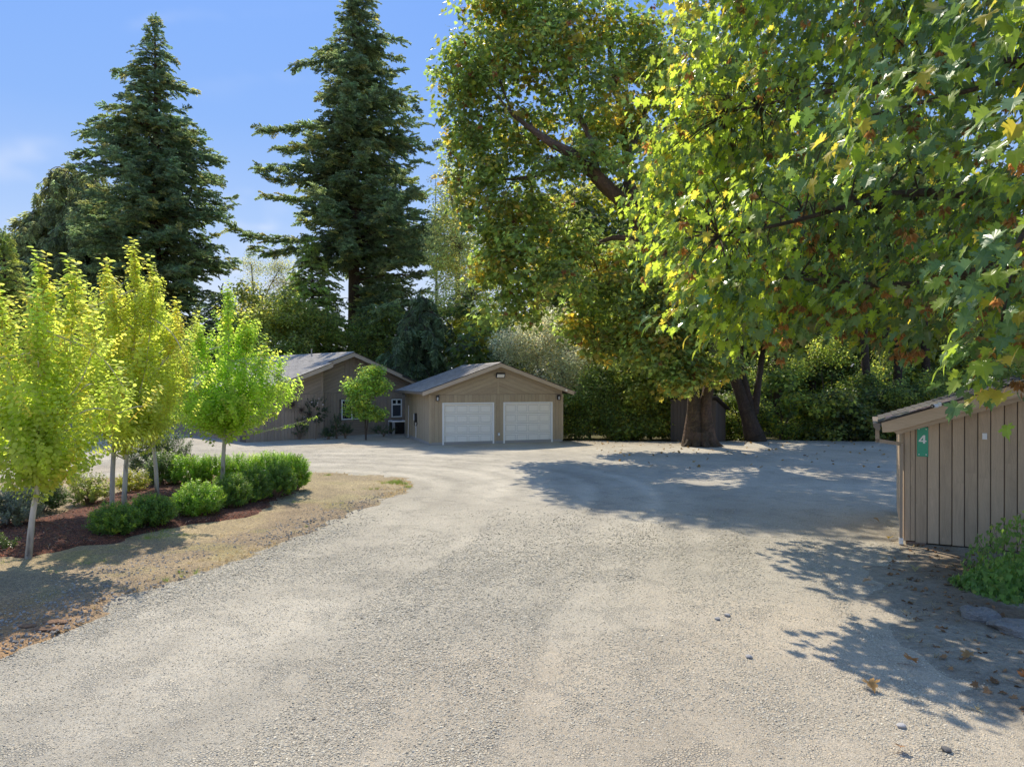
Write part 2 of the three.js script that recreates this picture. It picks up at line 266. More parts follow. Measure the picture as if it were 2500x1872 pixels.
// ---------- ground ----------
const inside = (p, x, z) => { let c = false; for (let i = 0, j = p.length - 1; i < p.length; j = i++) if ((p[i].z > z) !== (p[j].z > z) && x < (p[j].x - p[i].x) * (z - p[i].z) / (p[j].z - p[i].z) + p[i].x) c = !c; return c; };
const edgeDist = (p, x, z) => { let m = 1e9; for (let i = 0; i < p.length; i++) { const a = p[i], b = p[(i + 1) % p.length], dx = b.x - a.x, dz = b.z - a.z, t = clamp(((x - a.x) * dx + (z - a.z) * dz) / (dx * dx + dz * dz)); m = Math.min(m, Math.hypot(x - a.x - dx * t, z - a.z - dz * t)); } return m; };
const signed = (p, x, z) => (inside(p, x, z) ? 1 : -1) * edgeDist(p, x, z);
const smoothPoly = (pts) => new THREE.CatmullRomCurve3(pts, true, 'centripetal').getPoints(90).slice(0, -1);
const island = smoothPoly([G(-620, 1640), G(-250, 1690), G(0, 1612), G(200, 1530), G(400, 1440), G(600, 1368), G(800, 1290), G(900, 1242), G(985, 1207), G(1012, 1183), G(960, 1166), G(850, 1158), G(700, 1153), G(480, 1160), G(250, 1166), G(0, 1172), G(-500, 1180)]);
const bed = smoothPoly([G(-300, 1370), G(0, 1379), G(63, 1378), G(133, 1364), G(209, 1346), G(285, 1338), G(398, 1303), G(514, 1288), G(612, 1273), G(709, 1230), G(752, 1214), G(740, 1192), G(640, 1172), G(500, 1170), G(400, 1180), G(330, 1185), G(265, 1212), G(150, 1256), G(60, 1274), G(-100, 1290)]);
const rightYard = smoothPoly([G(2500, 1900), G(2350, 1720), G(2190, 1560), G(2135, 1440), G(2120, 1380), G(2165, 1345), G(2220, 1310), G(2700, 1280), G(3600, 1400), G(3600, 2200), G(2700, 2300)]);
const gravelY = (x, z) => .03 * (fbm(x * .22 + 3, z * .22, 3, 21) - .5) + .012 * (fbm(x * 1.6, z * 1.6, 2, 5) - .5);
const bandOf = (x, z) => { const s = edgeDist(island, x, z), along = x * .75 - z * .66; return [s, along]; };
function coarse(x, z) {                                 // share of loose coarse gravel: windrows that follow the bend, bare wheel tracks between
  const [s, al] = bandOf(x, z), w = fbm(s * .62 + .5 * fbm(x * .3, z * .3, 2, 7), al * .085, 3, 61), e = Math.exp(-s * 2.2) * (inside(island, x, z) ? 0 : 1); return clamp(sstep(.52, .7, w) * .75 + sstep(.56, .72, fbm(x * .55, z * .55, 3, 71)) * .45 + e * .6);
}
function grid(xs, zs, fn) {                              // fn(x, z) -> {y, c} or null
  const P = [], C = [], U = [], I = [], id = new Int32Array(xs.length * zs.length).fill(-1); let n = 0;
  zs.forEach((z, j) => xs.forEach((x, i) => { const q = fn(x, z); if (!q) return; id[j * xs.length + i] = n++; P.push(x, q.y, z); C.push(...q.c); U.push(x, z); }));
  for (let j = 0; j + 1 < zs.length; j++) for (let i = 0; i + 1 < xs.length; i++) { const a = id[j * xs.length + i], b = id[j * xs.length + i + 1], c = id[(j + 1) * xs.length + i], d = id[(j + 1) * xs.length + i + 1]; if (a < 0 || b < 0 || c < 0 || d < 0) continue; I.push(a, b, c, b, d, c); }
  const g = new THREE.BufferGeometry(); g.setAttribute('position', new THREE.Float32BufferAttribute(P, 3)); g.setAttribute('color', new THREE.Float32BufferAttribute(C, 3)); g.setAttribute('uv', new THREE.Float32BufferAttribute(U, 2)); g.setIndex(I); g.computeVertexNormals(); return g;
}
const range = (a, b, s) => { const o = []; for (let v = a; v <= b + 1e-6; v += s) o.push(v); return o; };
const uvScale = (g, k) => { const u = g.attributes.uv.array; for (let i = 0; i < u.length; i++) u[i] *= k; return g; };
{
  // the wide ground under everything: forest floor running to the horizon
  const far = grid([-900, -400, -200, ...range(-100, 100, 4), 200, 400, 900], [-1500, -700, -300, ...range(-140, 20, 4), 60], (x, z) => ({ y: -.12, c: ((k, f) => [lerp(.1, .4, k) + .05 * f, lerp(.09, .33, k) + .05 * f, lerp(.045, .19, k)])(sstep(-30, -5, z), fbm(x * .2, z * .2, 3)) }));
  structure('ground', uvScale(far, .5), M.soil);
  const zs = [40, 30, 22, 16, 11, 8, 6, 4, 2.5, 1.2, 0]; for (let d = 1.2; d < 62; d += Math.max(.07, d * .0135)) zs.push(-d);
  const back = (x) => x > 2.6 ? 39.6 + 1.1 * (fbm(x * .35, 2, 3, 4) - .5) * 2 + (x > 12 ? (x - 12) * .02 : 0) : 60;
  const gr = grid(range(-46, 34, .16), zs, (x, z) => {
    const b = back(x); if (-z > b + 1.2) return null; const over = sstep(0, 1.0, -z - b), k = coarse(x, z), [s, al] = bandOf(x, z);
    const n = fbm(x * .5, z * .5, 4, 51), fine = fbm(x * 3.1, z * 3.1, 3, 52), tan = sstep(.5, .72, fbm(x * .13 + 4, z * .13, 3, 81)), pale = sstep(.55, .75, fbm(x * .28, z * .4 + 9, 3, 91));
    const tr = (s0) => Math.exp(-(((s + .5 * (fbm(al * .12, s0, 2, 95) - .5) * 2 - s0) / .28) ** 2)), wheel = (tr(1.0) + tr(2.7) + tr(5.2) + tr(6.9) + .6 * tr(3.6)) * sstep(.3, .55, fbm(al * .1, 7, 2, 96) + .1), rut = (tr(1.55) + tr(3.25) + tr(5.75) + tr(7.5)) * sstep(.3, .6, fbm(al * .13, 3, 2, 97) + .1); let t = .51 * (1 + .2 * wheel - .14 * rut) * (.8 + .4 * n) * (.9 + .2 * fine) * (1 - .1 * k) * (1 + .1 * pale), c = [t * (1 + .03 * tan), t * (.905 - .02 * tan), t * (.70 - .05 * tan)];
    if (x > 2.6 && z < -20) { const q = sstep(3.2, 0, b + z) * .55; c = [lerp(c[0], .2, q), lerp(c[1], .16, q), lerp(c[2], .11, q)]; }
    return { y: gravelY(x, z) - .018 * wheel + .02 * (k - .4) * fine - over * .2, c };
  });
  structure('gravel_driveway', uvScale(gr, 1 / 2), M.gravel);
  const lawn = grid(range(-34, -2, .11), range(-28, -7, .11), (x, z) => {
    const s = signed(island, x, z); if (s < -.7) return null; const w = s + (fbm(x * 1.1, z * 1.1, 3, 31) - .5) * 1.1 + .5 * (fbm(x * 4, z * 4, 2, 32) - .5);
    const y = gravelY(x, z) - .03 + .075 * sstep(-.25, .5, w) + .10 * sstep(0, 3, s) * fbm(x * .3, z * .3, 2, 3) + .02 * (fbm(x * 3, z * 3, 3, 33) - .5);
    const dirt = clamp(sstep(.4, .56, fbm(x * .45 + 2, z * .45, 4, 35)) + .8 * sstep(1.6, .2, s) * fbm(x * .8, z * .8, 2, 36)), red = sstep(11.4, 9.6, -z) * sstep(-5.2, -6.4, x), green = sstep(.6, .75, fbm(x * 1.3, z * 1.3, 3, 37)) * .35;
    let c = [.9, .77, .56]; const mixc = (o, t) => { c = c.map((v, i) => lerp(v, o[i], t)); }; mixc([.68, .56, .43], dirt); mixc([.66, .68, .26], green); mixc([.9, .57, .32], red * .85); if (-z > 19) mixc([1, .95, .72], .3);
    const k = .78 + .44 * fbm(x * 2, z * 2, 3, 38); return { y, c: c.map((v) => v * k) };
  });
  structure('dry_lawn', uvScale(lawn, 1 / 1.7), M.lawn);
  const mu = grid(range(-24, -5, .09), range(-25, -11, .09), (x, z) => {
    const s = signed(bed, x, z); if (s < -.6) return null; const w = s + .7 * (fbm(x * 1.7, z * 1.7, 3, 41) - .5);
    const y = gravelY(x, z) + .02 + .13 * sstep(-.2, .6, w) + .09 * sstep(0, 2, s) * fbm(x * .3, z * .3, 2, 3) + .035 * (fbm(x * 4, z * 4, 3, 43) - .5) - .05 * sstep(.0, -.4, s), k = .75 + .5 * fbm(x * 1.5, z * 1.5, 3, 44); return { y, c: [1.25 * k, .95 * k, .82 * k] };
  });
  structure('mulch_bed', uvScale(mu, 1 / 1.3), M.mulch);
  const ry = grid(range(2, 20, .1), range(-17, -3, .1), (x, z) => {
    const s = signed(rightYard, x, z); if (s < -.8) return null; const w = s + 1.1 * (fbm(x * 1.3, z * 1.3, 3, 45) - .5);
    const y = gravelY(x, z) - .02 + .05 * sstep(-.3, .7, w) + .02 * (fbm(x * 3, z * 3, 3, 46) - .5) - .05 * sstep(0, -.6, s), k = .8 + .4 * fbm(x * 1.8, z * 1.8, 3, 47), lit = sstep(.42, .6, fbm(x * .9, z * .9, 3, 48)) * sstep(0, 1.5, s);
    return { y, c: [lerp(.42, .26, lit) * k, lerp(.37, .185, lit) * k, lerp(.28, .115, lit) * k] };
  });
  structure('leaf_litter_ground', uvScale(ry, 1 / 1.5), M.soil);
}
// ---------- buildings ----------
function part(parent, name, x = 0, y = 0, z = 0, turn = 0) { const g = new THREE.Group(); g.name = name; g.position.set(x, y, z); g.rotation.y = turn; parent.add(g); return g; }
// one slope of a shingled roof in local x, y from eave (x0, y0) to ridge (x1, y1), along z from zA (back) to zB (front)
function shingles(parent, x0, y0, x1, y1, zA, zB, base, seed, tab = .32, course = .145) {
  const r = rngOf(seed), L = Math.hypot(x1 - x0, y1 - y0), ux = (x1 - x0) / L, uy = (y1 - y0) / L, nx = -uy * Math.sign(ux), ny = Math.abs(ux), P = [], C = [], U = [];
  for (let s = 0, k = 0; s < L; s += course, k++) for (let z = zA - (k % 3) * tab / 3 - r() * .04; z < zB; z += tab) {
    const z0 = Math.max(zA, z + .003), z1 = Math.min(zB, z + tab - .003); if (z1 <= z0) continue; const sa = s - .012 - r() * .012, sb = Math.min(L, s + course + .03), h = .022 + r() * .006, lo = [x0 + ux * sa + nx * h, y0 + uy * sa + ny * h], hi = [x0 + ux * sb + nx * .004, y0 + uy * sb + ny * .004], un = [x0 + ux * sa, y0 + uy * sa];
    const t = .82 + .36 * r(), b = base.map((v) => v * t), u = r() * 3;
    const quad = (a, za, bq, zb) => { const q = [[a, za], [a, zb], [bq, zb], [bq, za]]; const w = ux > 0 ? [0, 1, 2, 0, 2, 3] : [0, 2, 1, 0, 3, 2]; for (const i of w) { P.push(q[i][0][0], q[i][0][1], q[i][1]); C.push(...b); U.push(q[i][1] * 2 + u, (q[i][0][1]) * 4); } };
    quad(lo, z0, hi, z1); quad(un, z0, lo, z1);
  }
  const m = mesh('roof_shingles', tris(P, C, U), M.shingle, parent); m.userData.kind = 'stuff'; return m;
}
function slab(parent, x0, y0, x1, y1, zA, zB, th = .06) { return mesh('roof_deck', prism([[x0, y0 - th], [x1, y1 - th], [x1, y1 - .004], [x0, y0 - .004]].sort(() => 0), zA, zB), M.underRoof, parent); }
// a sloping board along a gable edge: from a to b (top edge), depth h, at z
function rake(parent, a, b, h, z0, z1, name = 'rake_board', m = M.fascia) { const s = a[0] < b[0] ? [a, b] : [b, a]; mesh(name, prism([[s[0][0], s[0][1] - h], [s[1][0], s[1][1] - h], s[1], s[0]], z0, z1, 0, Math.PI / 2, .006), m, parent); }
const SID = [M.sidingA, M.sidingB, M.sidingC], HOU = [M.houseA, M.houseB, M.houseC], SHE = [M.shedA, M.shedB, M.shedC];

// ---- the garage
{
  const t = thing('garage', 'brown detached garage with two white panelled doors and low gable roof', 'garage', [-.73, -.02, -38.06], .3247);
  const W2 = 3.65, top = 2.6, yR = (x) => 4.26 - .361 * Math.abs(x), D = 7.2, d1 = [-2.97, -.277], d2 = [.335, 3.04], dh = 2.13;
  mesh('foundation', mergeGeometries([box(2 * W2 + .04, .2, .16, 0, .06, -.07), box(.16, .2, D, -W2 + .06, .06, -D / 2 - .16), box(.16, .2, D, W2 - .06, .06, -D / 2 - .16)]), M.concrete, t);
  const fw = part(t, 'front_wall', 0, 0, 0);
  mesh('wall_core', mergeGeometries([prism(rect(-W2, .16, d1[0], top), -.16, -.02), prism(rect(d1[1], .16, d2[0], top), -.16, -.02), prism(rect(d2[1], .16, W2, top), -.16, -.02), prism(rect(d1[0], dh, d1[1], top), -.16, -.02), prism(rect(d2[0], dh, d2[1], top), -.16, -.02), prism([[-W2, top], [W2, top], [W2, yR(W2) - .1], [0, yR(0) - .1], [-W2, yR(W2) - .1]], -.16, -.02)]), M.gap, fw);
  let sd = 1; for (const q of [rect(-W2, .14, d1[0] - .05, top), rect(d1[1] + .05, .14, d2[0] - .05, top), rect(d2[1] + .05, .14, W2, top), rect(d1[0] - .05, dh + .06, d1[1] + .05, top), rect(d2[0] - .05, dh + .06, d2[1] + .05, top)]) boards(fw, q, Math.PI / 2, .2, -.02, 0, SID, sd++, .009);
  const ga = Math.atan(.361), gl = [[-W2, top + .015], [-.05, top + .015], [-.05, yR(.05) - .12], [-W2, yR(W2) - .12]], gr = gl.map(([x, y]) => [-x, y]).reverse();
  boards(fw, gl, ga, .2, -.02, 0, SID, 11, .009); boards(fw, gr, -ga, .2, -.02, 0, SID, 12, .009);
  mesh('trim_board', prism(rect(-.048, top + .015, .048, yR(0) - .14), -.02, .016), M.sidingC, fw);
  for (const s of [-1, 1]) mesh('corner_trim', prism(rect(s * W2 - .06, .12, s * W2 + .06, top), -.1, .012), M.sidingC, fw);
  const lw = part(t, 'left_wall', -W2, 0, -D / 2, -Math.PI / 2); mesh('wall_core', prism(rect(-D / 2 + .02, .14, D / 2 - .17, 2.72), -.14, -.02), M.gap, lw); boards(lw, rect(-D / 2 + .02, .12, D / 2 - .1, 2.66), Math.PI / 2, .2, -.02, 0, SID, 15, .013);
  const rw = part(t, 'right_wall', W2, 0, -D / 2, Math.PI / 2); mesh('wall_core', prism(rect(-D / 2 + .17, .14, D / 2 - .02, 2.72), -.14, -.02), M.gap, rw); boards(rw, rect(-D / 2 + .1, .12, D / 2 - .02, 2.66), Math.PI / 2, .4, -.02, 0, SID, 16, .013);
  mesh('back_wall', prism([[-W2 + .02, .12], [W2 - .02, .12], [W2 - .02, yR(W2) - .12], [0, yR(0) - .12], [-W2 + .02, yR(W2) - .12]], -D - .12, -D), M.sidingB, t);
  for (const [a, b] of [d1, d2]) {                       // sectional doors: four sections of four raised panels
    const g = part(t, 'garage_door'), sh = (dh - .03) / 4, pw = (b - a - .12) / 4;
    for (let k = 0; k < 4; k++) {
      mesh('door_section', prism(rect(a + .035, .02 + k * sh, b - .035, .02 + (k + 1) * sh - .012), -.13, -.09, 0, 0, .006), M.door, g);
      for (let c = 0; c < 4; c++) { const x = a + .06 + c * pw + .05, y = .02 + k * sh + .09; mesh('door_panel', prism(rect(x, y, x + pw - .1, y + sh - .19), -.087, -.08, 0, 0, .03), M.doorPanel, g); mesh('panel_groove_shade', prism(rect(x - .016, y - .016, x + pw - .084, y + sh - .174), -.095, -.0885), M.doorGrooveShade, g); }  // rim round each panel darker than the door: groove shade put into its colour
    }
    mesh('door_frame', mergeGeometries([prism(rect(a - .05, .0, a + .03, dh + .06), -.12, .02), prism(rect(b - .03, .0, b + .05, dh + .06), -.12, .02), prism(rect(a + .03, dh - .01, b - .03, dh + .06), -.12, .02)]), M.white, g);
    mesh('door_seal', prism(rect(a + .035, -.02, b - .035, .022), -.13, -.085), M.black, g);
  }
  const ex = 4.15, zF = .45, zB = -7.65, roof = part(t, 'roof');
  for (const s of [-1, 1]) {
    const A = s < 0 ? [[-ex, yR(ex)], [0, yR(0)]] : [[0, yR(0)], [ex, yR(ex)]];
    mesh('roof_deck', prism([[A[0][0], A[0][1] - .09], [A[1][0], A[1][1] - .09], [A[1][0], A[1][1] - .012], [A[0][0], A[0][1] - .012]], zB, zF), M.underRoof, roof);
    shingles(roof, s * ex, yR(ex), 0, yR(0), zB, zF + .03, [.34, .315, .28], 20 + s);
    rake(roof, [s * ex, yR(ex) - .012], [0, yR(0) - .012], .2, zF + .003, zF + .04);
    mesh('drip_edge', prism(s < 0 ? [[-ex - .01, yR(ex) - .01], [0, yR(0) - .01], [0, yR(0) + .026], [-ex - .01, yR(ex) + .026]] : [[0, yR(0) - .01], [ex + .01, yR(ex) - .01], [ex + .01, yR(ex) + .026], [0, yR(0) + .026]], zF + .042, zF + .052), M.edgeMetal, roof);
    mesh('gutter', prism([[s * ex, yR(ex) - .15], [s * ex + s * .1, yR(ex) - .12], [s * ex + s * .12, yR(ex) - .02], [s * ex, yR(ex) - .02]].sort((p, q) => 0), zB, zF + .03), M.gutter, roof);
  }
  mesh('ridge_cap', prism([[-.14, yR(.14) + .02], [.14, yR(.14) + .02], [0, yR(0) + .05]], zB, zF + .035), mat([.33, .3, .27], { map: granTex }), roof);
  // fittings
  const lampY = 2.4;
  const wallLamp = (x, where) => { const l = thing('wall_lamp', 'dark wall lantern on the brown garage front ' + where, 'wall lamp', t.localToWorld(V(x, lampY, .0)), t.rotation.y, 'wall lanterns either side of the garage doors'); mesh('back_plate', box(.12, .2, .03, 0, .02, .02), M.black, l); mesh('cap', prism([[-.1, .1], [.1, .1], [.05, .17], [-.05, .17]], .04, .2, 0, 0, .01), M.black, l); mesh('lantern_body', mergeGeometries([box(.016, .2, .016, -.07, 0, .06), box(.016, .2, .016, .07, 0, .06), box(.016, .2, .016, -.07, 0, .18), box(.016, .2, .016, .07, 0, .18), box(.16, .016, .14, 0, -.1, .12)]), M.black, l); mesh('glass', new THREE.CylinderGeometry(.045, .045, .16, 10).translate(0, 0, .12), M.lens, l); };
  t.updateMatrixWorld(true); wallLamp(-3.29, 'above left of the left door'); wallLamp(3.42, 'above right of the right door');
  const fl = thing('flood_light', 'square dark flood light with white lens under the garage gable peak', 'flood light', t.localToWorld(V(.09, 3.6, 0)), t.rotation.y);
  const hd = part(fl, 'lamp_head', 0, 0, .14); hd.rotation.x = .5; mesh('housing', prism(rect(-.24, -.13, .24, .13), -.06, .03, 0, 0, .015), M.black, hd); mesh('lens', prism(rect(-.2, -.09, .2, .09), .031, .04), mat([.82, .78, .7], { roughness: .3 }), hd); mesh('bracket', box(.07, .07, .12, 0, 0, .05), M.black, fl);
  const ou = thing('outlet_box', 'small grey weatherproof outlet box between the two garage doors', 'outlet box', t.localToWorld(V(.03, .5, 0)), t.rotation.y); mesh('box', prism(rect(-.06, -.08, .06, .08), .002, .05, 0, 0, .01), M.acBody, ou); mesh('cover', prism(rect(-.045, -.06, .045, .06), .052, .075, 0, 0, .012), M.white, ou);
  const cam = thing('security_camera', 'tiny white camera on the right rake board of the garage', 'camera', t.localToWorld(V(3.66, yR(3.66) - .13, zF + .04)), t.rotation.y); mesh('camera_body', new THREE.CylinderGeometry(.045, .045, .13, 10).rotateX(Math.PI / 2).translate(0, 0, .08), M.white, cam); mesh('mount', box(.05, .05, .03, 0, 0, .012), M.white, cam);
  const lz = (px, py) => { const g = { position: lw.getWorldPosition(V(0, 0, 0)), rotation: { y: t.rotation.y - Math.PI / 2 } }; return onPlane(g, px, py, 0); };
  const [cx0, cy0] = lz(1017, 1021), chPos = lw.localToWorld(V(cx0, cy0 + .02, 0));
  const ch = thing('vehicle_charger', 'black and white wall charger with looped cable on the garage side wall', 'vehicle charger', chPos, t.rotation.y - Math.PI / 2);
  mesh('charger_body', prism([[-.14, -.16], [-.08, -.24], [.08, -.24], [.14, -.16], [.14, .2], [.09, .26], [-.09, .26], [-.14, .2]], .003, .13, 0, 0, .03), M.black, ch); mesh('face_plate', prism([[-.13, -.1], [-.04, -.15], [-.04, .2], [-.08, .24], [-.13, .19]], .131, .15, 0, 0, .01), M.white, ch);
  const loop = []; for (let k = 0; k <= 20; k++) { const a = k / 20 * 6.283; loop.push(V(Math.sin(a) * .24, -.16 + Math.cos(a) * .27, .06 + .04 * Math.sin(a * 2))); } mesh('cable', bent(loop, .018), M.black, ch); mesh('conduit', bent([V(.02, -.24, .05), V(.02, -.7, .04), V(.03, -1.1, .05)], .022), M.white, ch);
  const [ux, uy] = lz(1001, 1062), pi = thing('drain_pipe', 'thin white pipe leaning on the rear of the garage side wall', 'pipe', lw.localToWorld(V(ux, .03, 0)), t.rotation.y - Math.PI / 2); mesh('pipe', bent([V(0, .02, .12), V(-.18, 1, .06), V(-.32, 1.85, .03)], .02), M.white, pi); mesh('elbow', bent([V(0, .02, .12), V(.1, -.0, .2), V(.24, .0, .26)], .026), M.white, pi);
}

// ---- the house
{
  const sq = Math.SQRT1_2, uL = 0, t = thing('house', 'long brown house with grey shingle roof standing left of the garage', 'house', [-14.18, -.04, -38.45], -Math.PI / 4 + Math.PI / 2);
  t.rotation.y = Math.PI / 4; const Wd = 13.6, pk = 6.75, step = onPlane(t, 788, 1000, 0)[0], R = -.65, R2 = 9.6;
  const [, ridgeY] = onPlane(t, 868, 861, .1 + R), [, eaveL] = onPlane(t, 632, 966, .5), ovX = onPlane(t, 632, 966, .5)[0];
  const sl = (ridgeY - eaveL - .2) / (pk - ovX), yR = (x) => ridgeY - sl * Math.abs(x - pk), brk = 2.62, B = -15;
  const a1 = Math.atan(sl), lw = part(t, 'projecting_wall');
  mesh('wall_core', prism([[0, .0], [step, .0], [step, yR(step) - .1], [0, yR(0) - .1]], -.8, -.02), M.gap, lw);
  boards(lw, [[0, .04], [step, .04], [step, brk], [0, Math.min(brk, yR(0) - .12)]], Math.PI / 2, .2, -.02, 0, HOU, 31, .014);
  boards(lw, [[0, Math.min(brk, yR(0) - .11)], [step, brk + .012], [step, yR(step) - .12], [.02, yR(0) - .1]], a1, .2, -.02, 0, HOU, 32, .014);
  const ret = part(t, 'return_wall', step, 0, R / 2, Math.PI / 2); mesh('wall_core', prism(rect(R / 2 + .02, .02, -R / 2 - .02, yR(step) - .12), -.1, .0), M.houseB, ret); for (let k = 0; k < 17; k++) mesh('board', prism(rect(R / 2 + .02, .05 + k * .2, -R / 2, .235 + k * .2), .0, .012), HOU[k % 3], ret);
  mesh('corner_trim', prism(rect(step - .1, .04, step + .015, yR(step) - .12), -.06, .014), M.houseC, lw);
  const mw = part(t, 'gable_wall', 0, 0, R), o1 = onPlane(t, 833, 976, R), o2 = onPlane(t, 884, 1023, R), o3 = onPlane(t, 955.5, 974, R), o4 = onPlane(t, 980.5, 1018, R);
  mesh('wall_core', mergeGeometries([prism([[step, 0], [Wd, 0], [Wd, yR(Wd) - .1], [pk, yR(pk) - .1], [step, yR(step) - .1]], -.2, -.02)]), M.gap, mw);
  const wx = [o1[0] - .04, o2[0] + .04, o3[0] - .04, o4[0] + .04], wy = [o2[1] - .04, o1[1] + .04, o4[1] - .04, o3[1] + .04]; let sd = 40;
  for (const q of [rect(step + .1, .04, wx[0] - .1, brk), rect(wx[0] - .1, wy[1], wx[1] + .1, brk), rect(wx[1] + .1, .04, wx[2], brk), rect(wx[2], .04, wx[3], wy[2]), rect(wx[2], wy[3], wx[3], brk), rect(wx[3], .04, Wd, Math.min(brk, yR(Wd) - .1))]) boards(mw, q, Math.PI / 2, .2, -.02, 0, HOU, sd++, .014);
  boards(mw, rect(wx[0] - .1, .04, wx[1] + .1, wy[0]), 0, .16, -.02, .004, HOU, 49, .014);
  boards(mw, [[step + .1, brk + .012], [pk - .32, brk + .012], [pk - .32, yR(pk - .32) - .12], [step + .1, yR(step + .1) - .12]], a1, .2, -.02, 0, HOU, 50, .014);
  boards(mw, [[pk + .32, brk + .012], [pk + (yR(pk) - brk - .12) / sl, brk + .012], [pk + .32, yR(pk + .32) - .12]], -a1, .2, -.02, 0, HOU, 51, .014);
  boards(mw, rect(pk - .31, brk + .012, pk + .31, yR(.0 + pk - .31) - .12), Math.PI / 2, .31, -.02, .002, HOU, 52, .014);
  mesh('corner_trim', prism(rect(step, .04, step + .1, yR(step) - .12), -.02, .03), M.trim, mw);
  const v1 = onPlane(t, 864, 875, R), v2 = onPlane(t, 873.5, 893, R), vent = part(mw, 'gable_vent'); mesh('vent_frame', mergeGeometries([prism(rect(v1[0] - .05, v2[1], v1[0], v1[1]), .003, .03), prism(rect(v2[0], v2[1], v2[0] + .05, v1[1]), .003, .03), prism(rect(v1[0] - .05, v1[1], v2[0] + .05, v1[1] + .05), .003, .03), prism(rect(v1[0] - .05, v2[1] - .05, v2[0] + .05, v2[1]), .003, .03)]), M.trim, vent);
  for (let k = 0; k < 7; k++) { const y = v2[1] + (k + .3) * (v1[1] - v2[1]) / 7; mesh('slat', box(v2[0] - v1[0], .015, .06).rotateX(.7).translate((v1[0] + v2[0]) / 2, y + .02, .0), M.houseC, vent); }
  const win = (x0, y0, x1, y1, kind) => {
    const w = part(mw, 'window'); const f = .07; mesh('frame', mergeGeometries([prism(rect(x0, y0, x0 + f, y1), -.02, .035), prism(rect(x1 - f, y0, x1, y1), -.02, .035), prism(rect(x0 + f, y0, x1 - f, y0 + f), -.02, .035), prism(rect(x0 + f, y1 - f, x1 - f, y1), -.02, .035)]), M.white, w);
    if (kind === 'pair') { const m = (x0 + x1) / 2; mesh('mullion', prism(rect(m - .05, y0 + f, m + .05, y1 - f), -.018, .028), M.white, w); for (const [a, b] of [[x0 + f, m - .05], [m + .05, x1 - f]]) { mesh('pane', prism(rect(a, y0 + f, b, y1 - f), -.019, -.012), M.pane, w); mesh('muntin', mergeGeometries([prism(rect(a, y1 - f - .3, b, y1 - f - .285), -.011, -.006), prism(rect(a, y0 + f + .25, b, y0 + f + .265), -.011, -.006), prism(rect(a + .14, y0 + f, a + .155, y1 - f), -.0105, -.0055)]), M.metal, w); } }
    else { const h = y1 - f - (y1 - y0) * .2, m = (x0 + x1) / 2; mesh('transom_bar', prism(rect(x0 + f, h - .09, x1 - f, h), -.018, .028), M.white, w); mesh('mullion', prism(rect(m - .045, h, m + .045, y1 - f), -.018, .028), M.white, w); mesh('pane', prism(rect(x0 + f, y0 + f, x1 - f, h - .09), -.019, -.012), new THREE.MeshPhysicalMaterial({ color: rgb(.06, .07, .085), roughness: .2 }), w); mesh('pane', prism(rect(x0 + f, h, m - .045, y1 - f), -.019, -.012), M.pane, w); mesh('pane', prism(rect(m + .045, h, x1 - f, y1 - f), -.019, -.012), M.pane, w); }
  };
  win(o1[0], o2[1], o2[0], o1[1], 'pair'); win(o3[0], o4[1], o4[0], o3[1], 'top');
  mesh('side_wall', prism(rect(0, 0, .15, yR(0) - .12), B, -.8), M.houseB, t); mesh('back_wall', prism([[0, 0], [Wd, 0], [Wd, yR(Wd) - .12], [pk, yR(pk) - .12], [0, yR(0) - .12]], B - .15, B), M.houseB, t); mesh('far_side_wall', prism(rect(Wd - .15, 0, Wd, yR(Wd) - .12), B, R - .2), M.houseB, t);
  const roof = part(t, 'roof'), exL = ovX, exR = Wd + .6, s1 = step + .35, zf = .5, zm = R + .5, rb = 10.3;
  const deck = (xa, xb, za, zb) => mesh('roof_deck', prism([[xa, yR(xa) - .1], [xb, yR(xb) - .1], [xb, yR(xb) - .012], [xa, yR(xa) - .012]], za, zb), M.underRoof, roof);
  deck(exL, s1, B - .4, zf); deck(s1, pk, B - .4, zm); deck(pk, exR, B - .4, zm);
  const grey = [.42, .4, .365];
  shingles(roof, exL, yR(exL), pk, yR(pk), B - .4, zm + .03, grey, 61); shingles(roof, exL, yR(exL), s1, yR(s1), zm + .03, zf + .03, grey, 62); shingles(roof, exR, yR(exR), pk, yR(pk), B - .4, zm + .03, grey, 63);
  rake(roof, [exL, yR(exL) - .012], [s1, yR(s1) - .012], .24, zf + .003, zf + .04); rake(roof, [s1 - .02, yR(s1) - .012], [pk, yR(pk) - .012], .24, zm + .003, zm + .04); rake(roof, [pk, yR(pk) - .012], [rb, yR(rb) - .012], .24, zm + .003, zm + .04); rake(roof, [rb - .3, yR(rb - .3) - .05], [exR, yR(exR) - .05], .2, zm - .1, zm - .06);
  mesh('rake_return', prism(rect(s1 - .02, yR(s1) - .26, s1 + .02, yR(s1) - .01), zm + .04, zf + .003), M.fascia, roof);
  for (const [a, b, z] of [[exL, s1, zf], [s1, pk, zm], [pk, rb, zm]]) mesh('drip_edge', prism([[a, yR(a) - .01], [b, yR(b) - .01], [b, yR(b) + .03], [a, yR(a) + .03]], z + .042, z + .052), M.edgeMetal, roof);
  mesh('gutter', prism([[exL - .12, yR(exL) - .02], [exL - .1, yR(exL) - .13], [exL, yR(exL) - .15], [exL, yR(exL) - .02]], B - .4, zf), M.gutter, roof);
  mesh('ridge_cap', prism([[pk - .16, yR(pk - .16) + .02], [pk + .16, yR(pk - .16) + .02], [pk, yR(pk) + .05]], B - .4, zm + .035), mat([.38, .36, .33], { map: granTex }), roof);
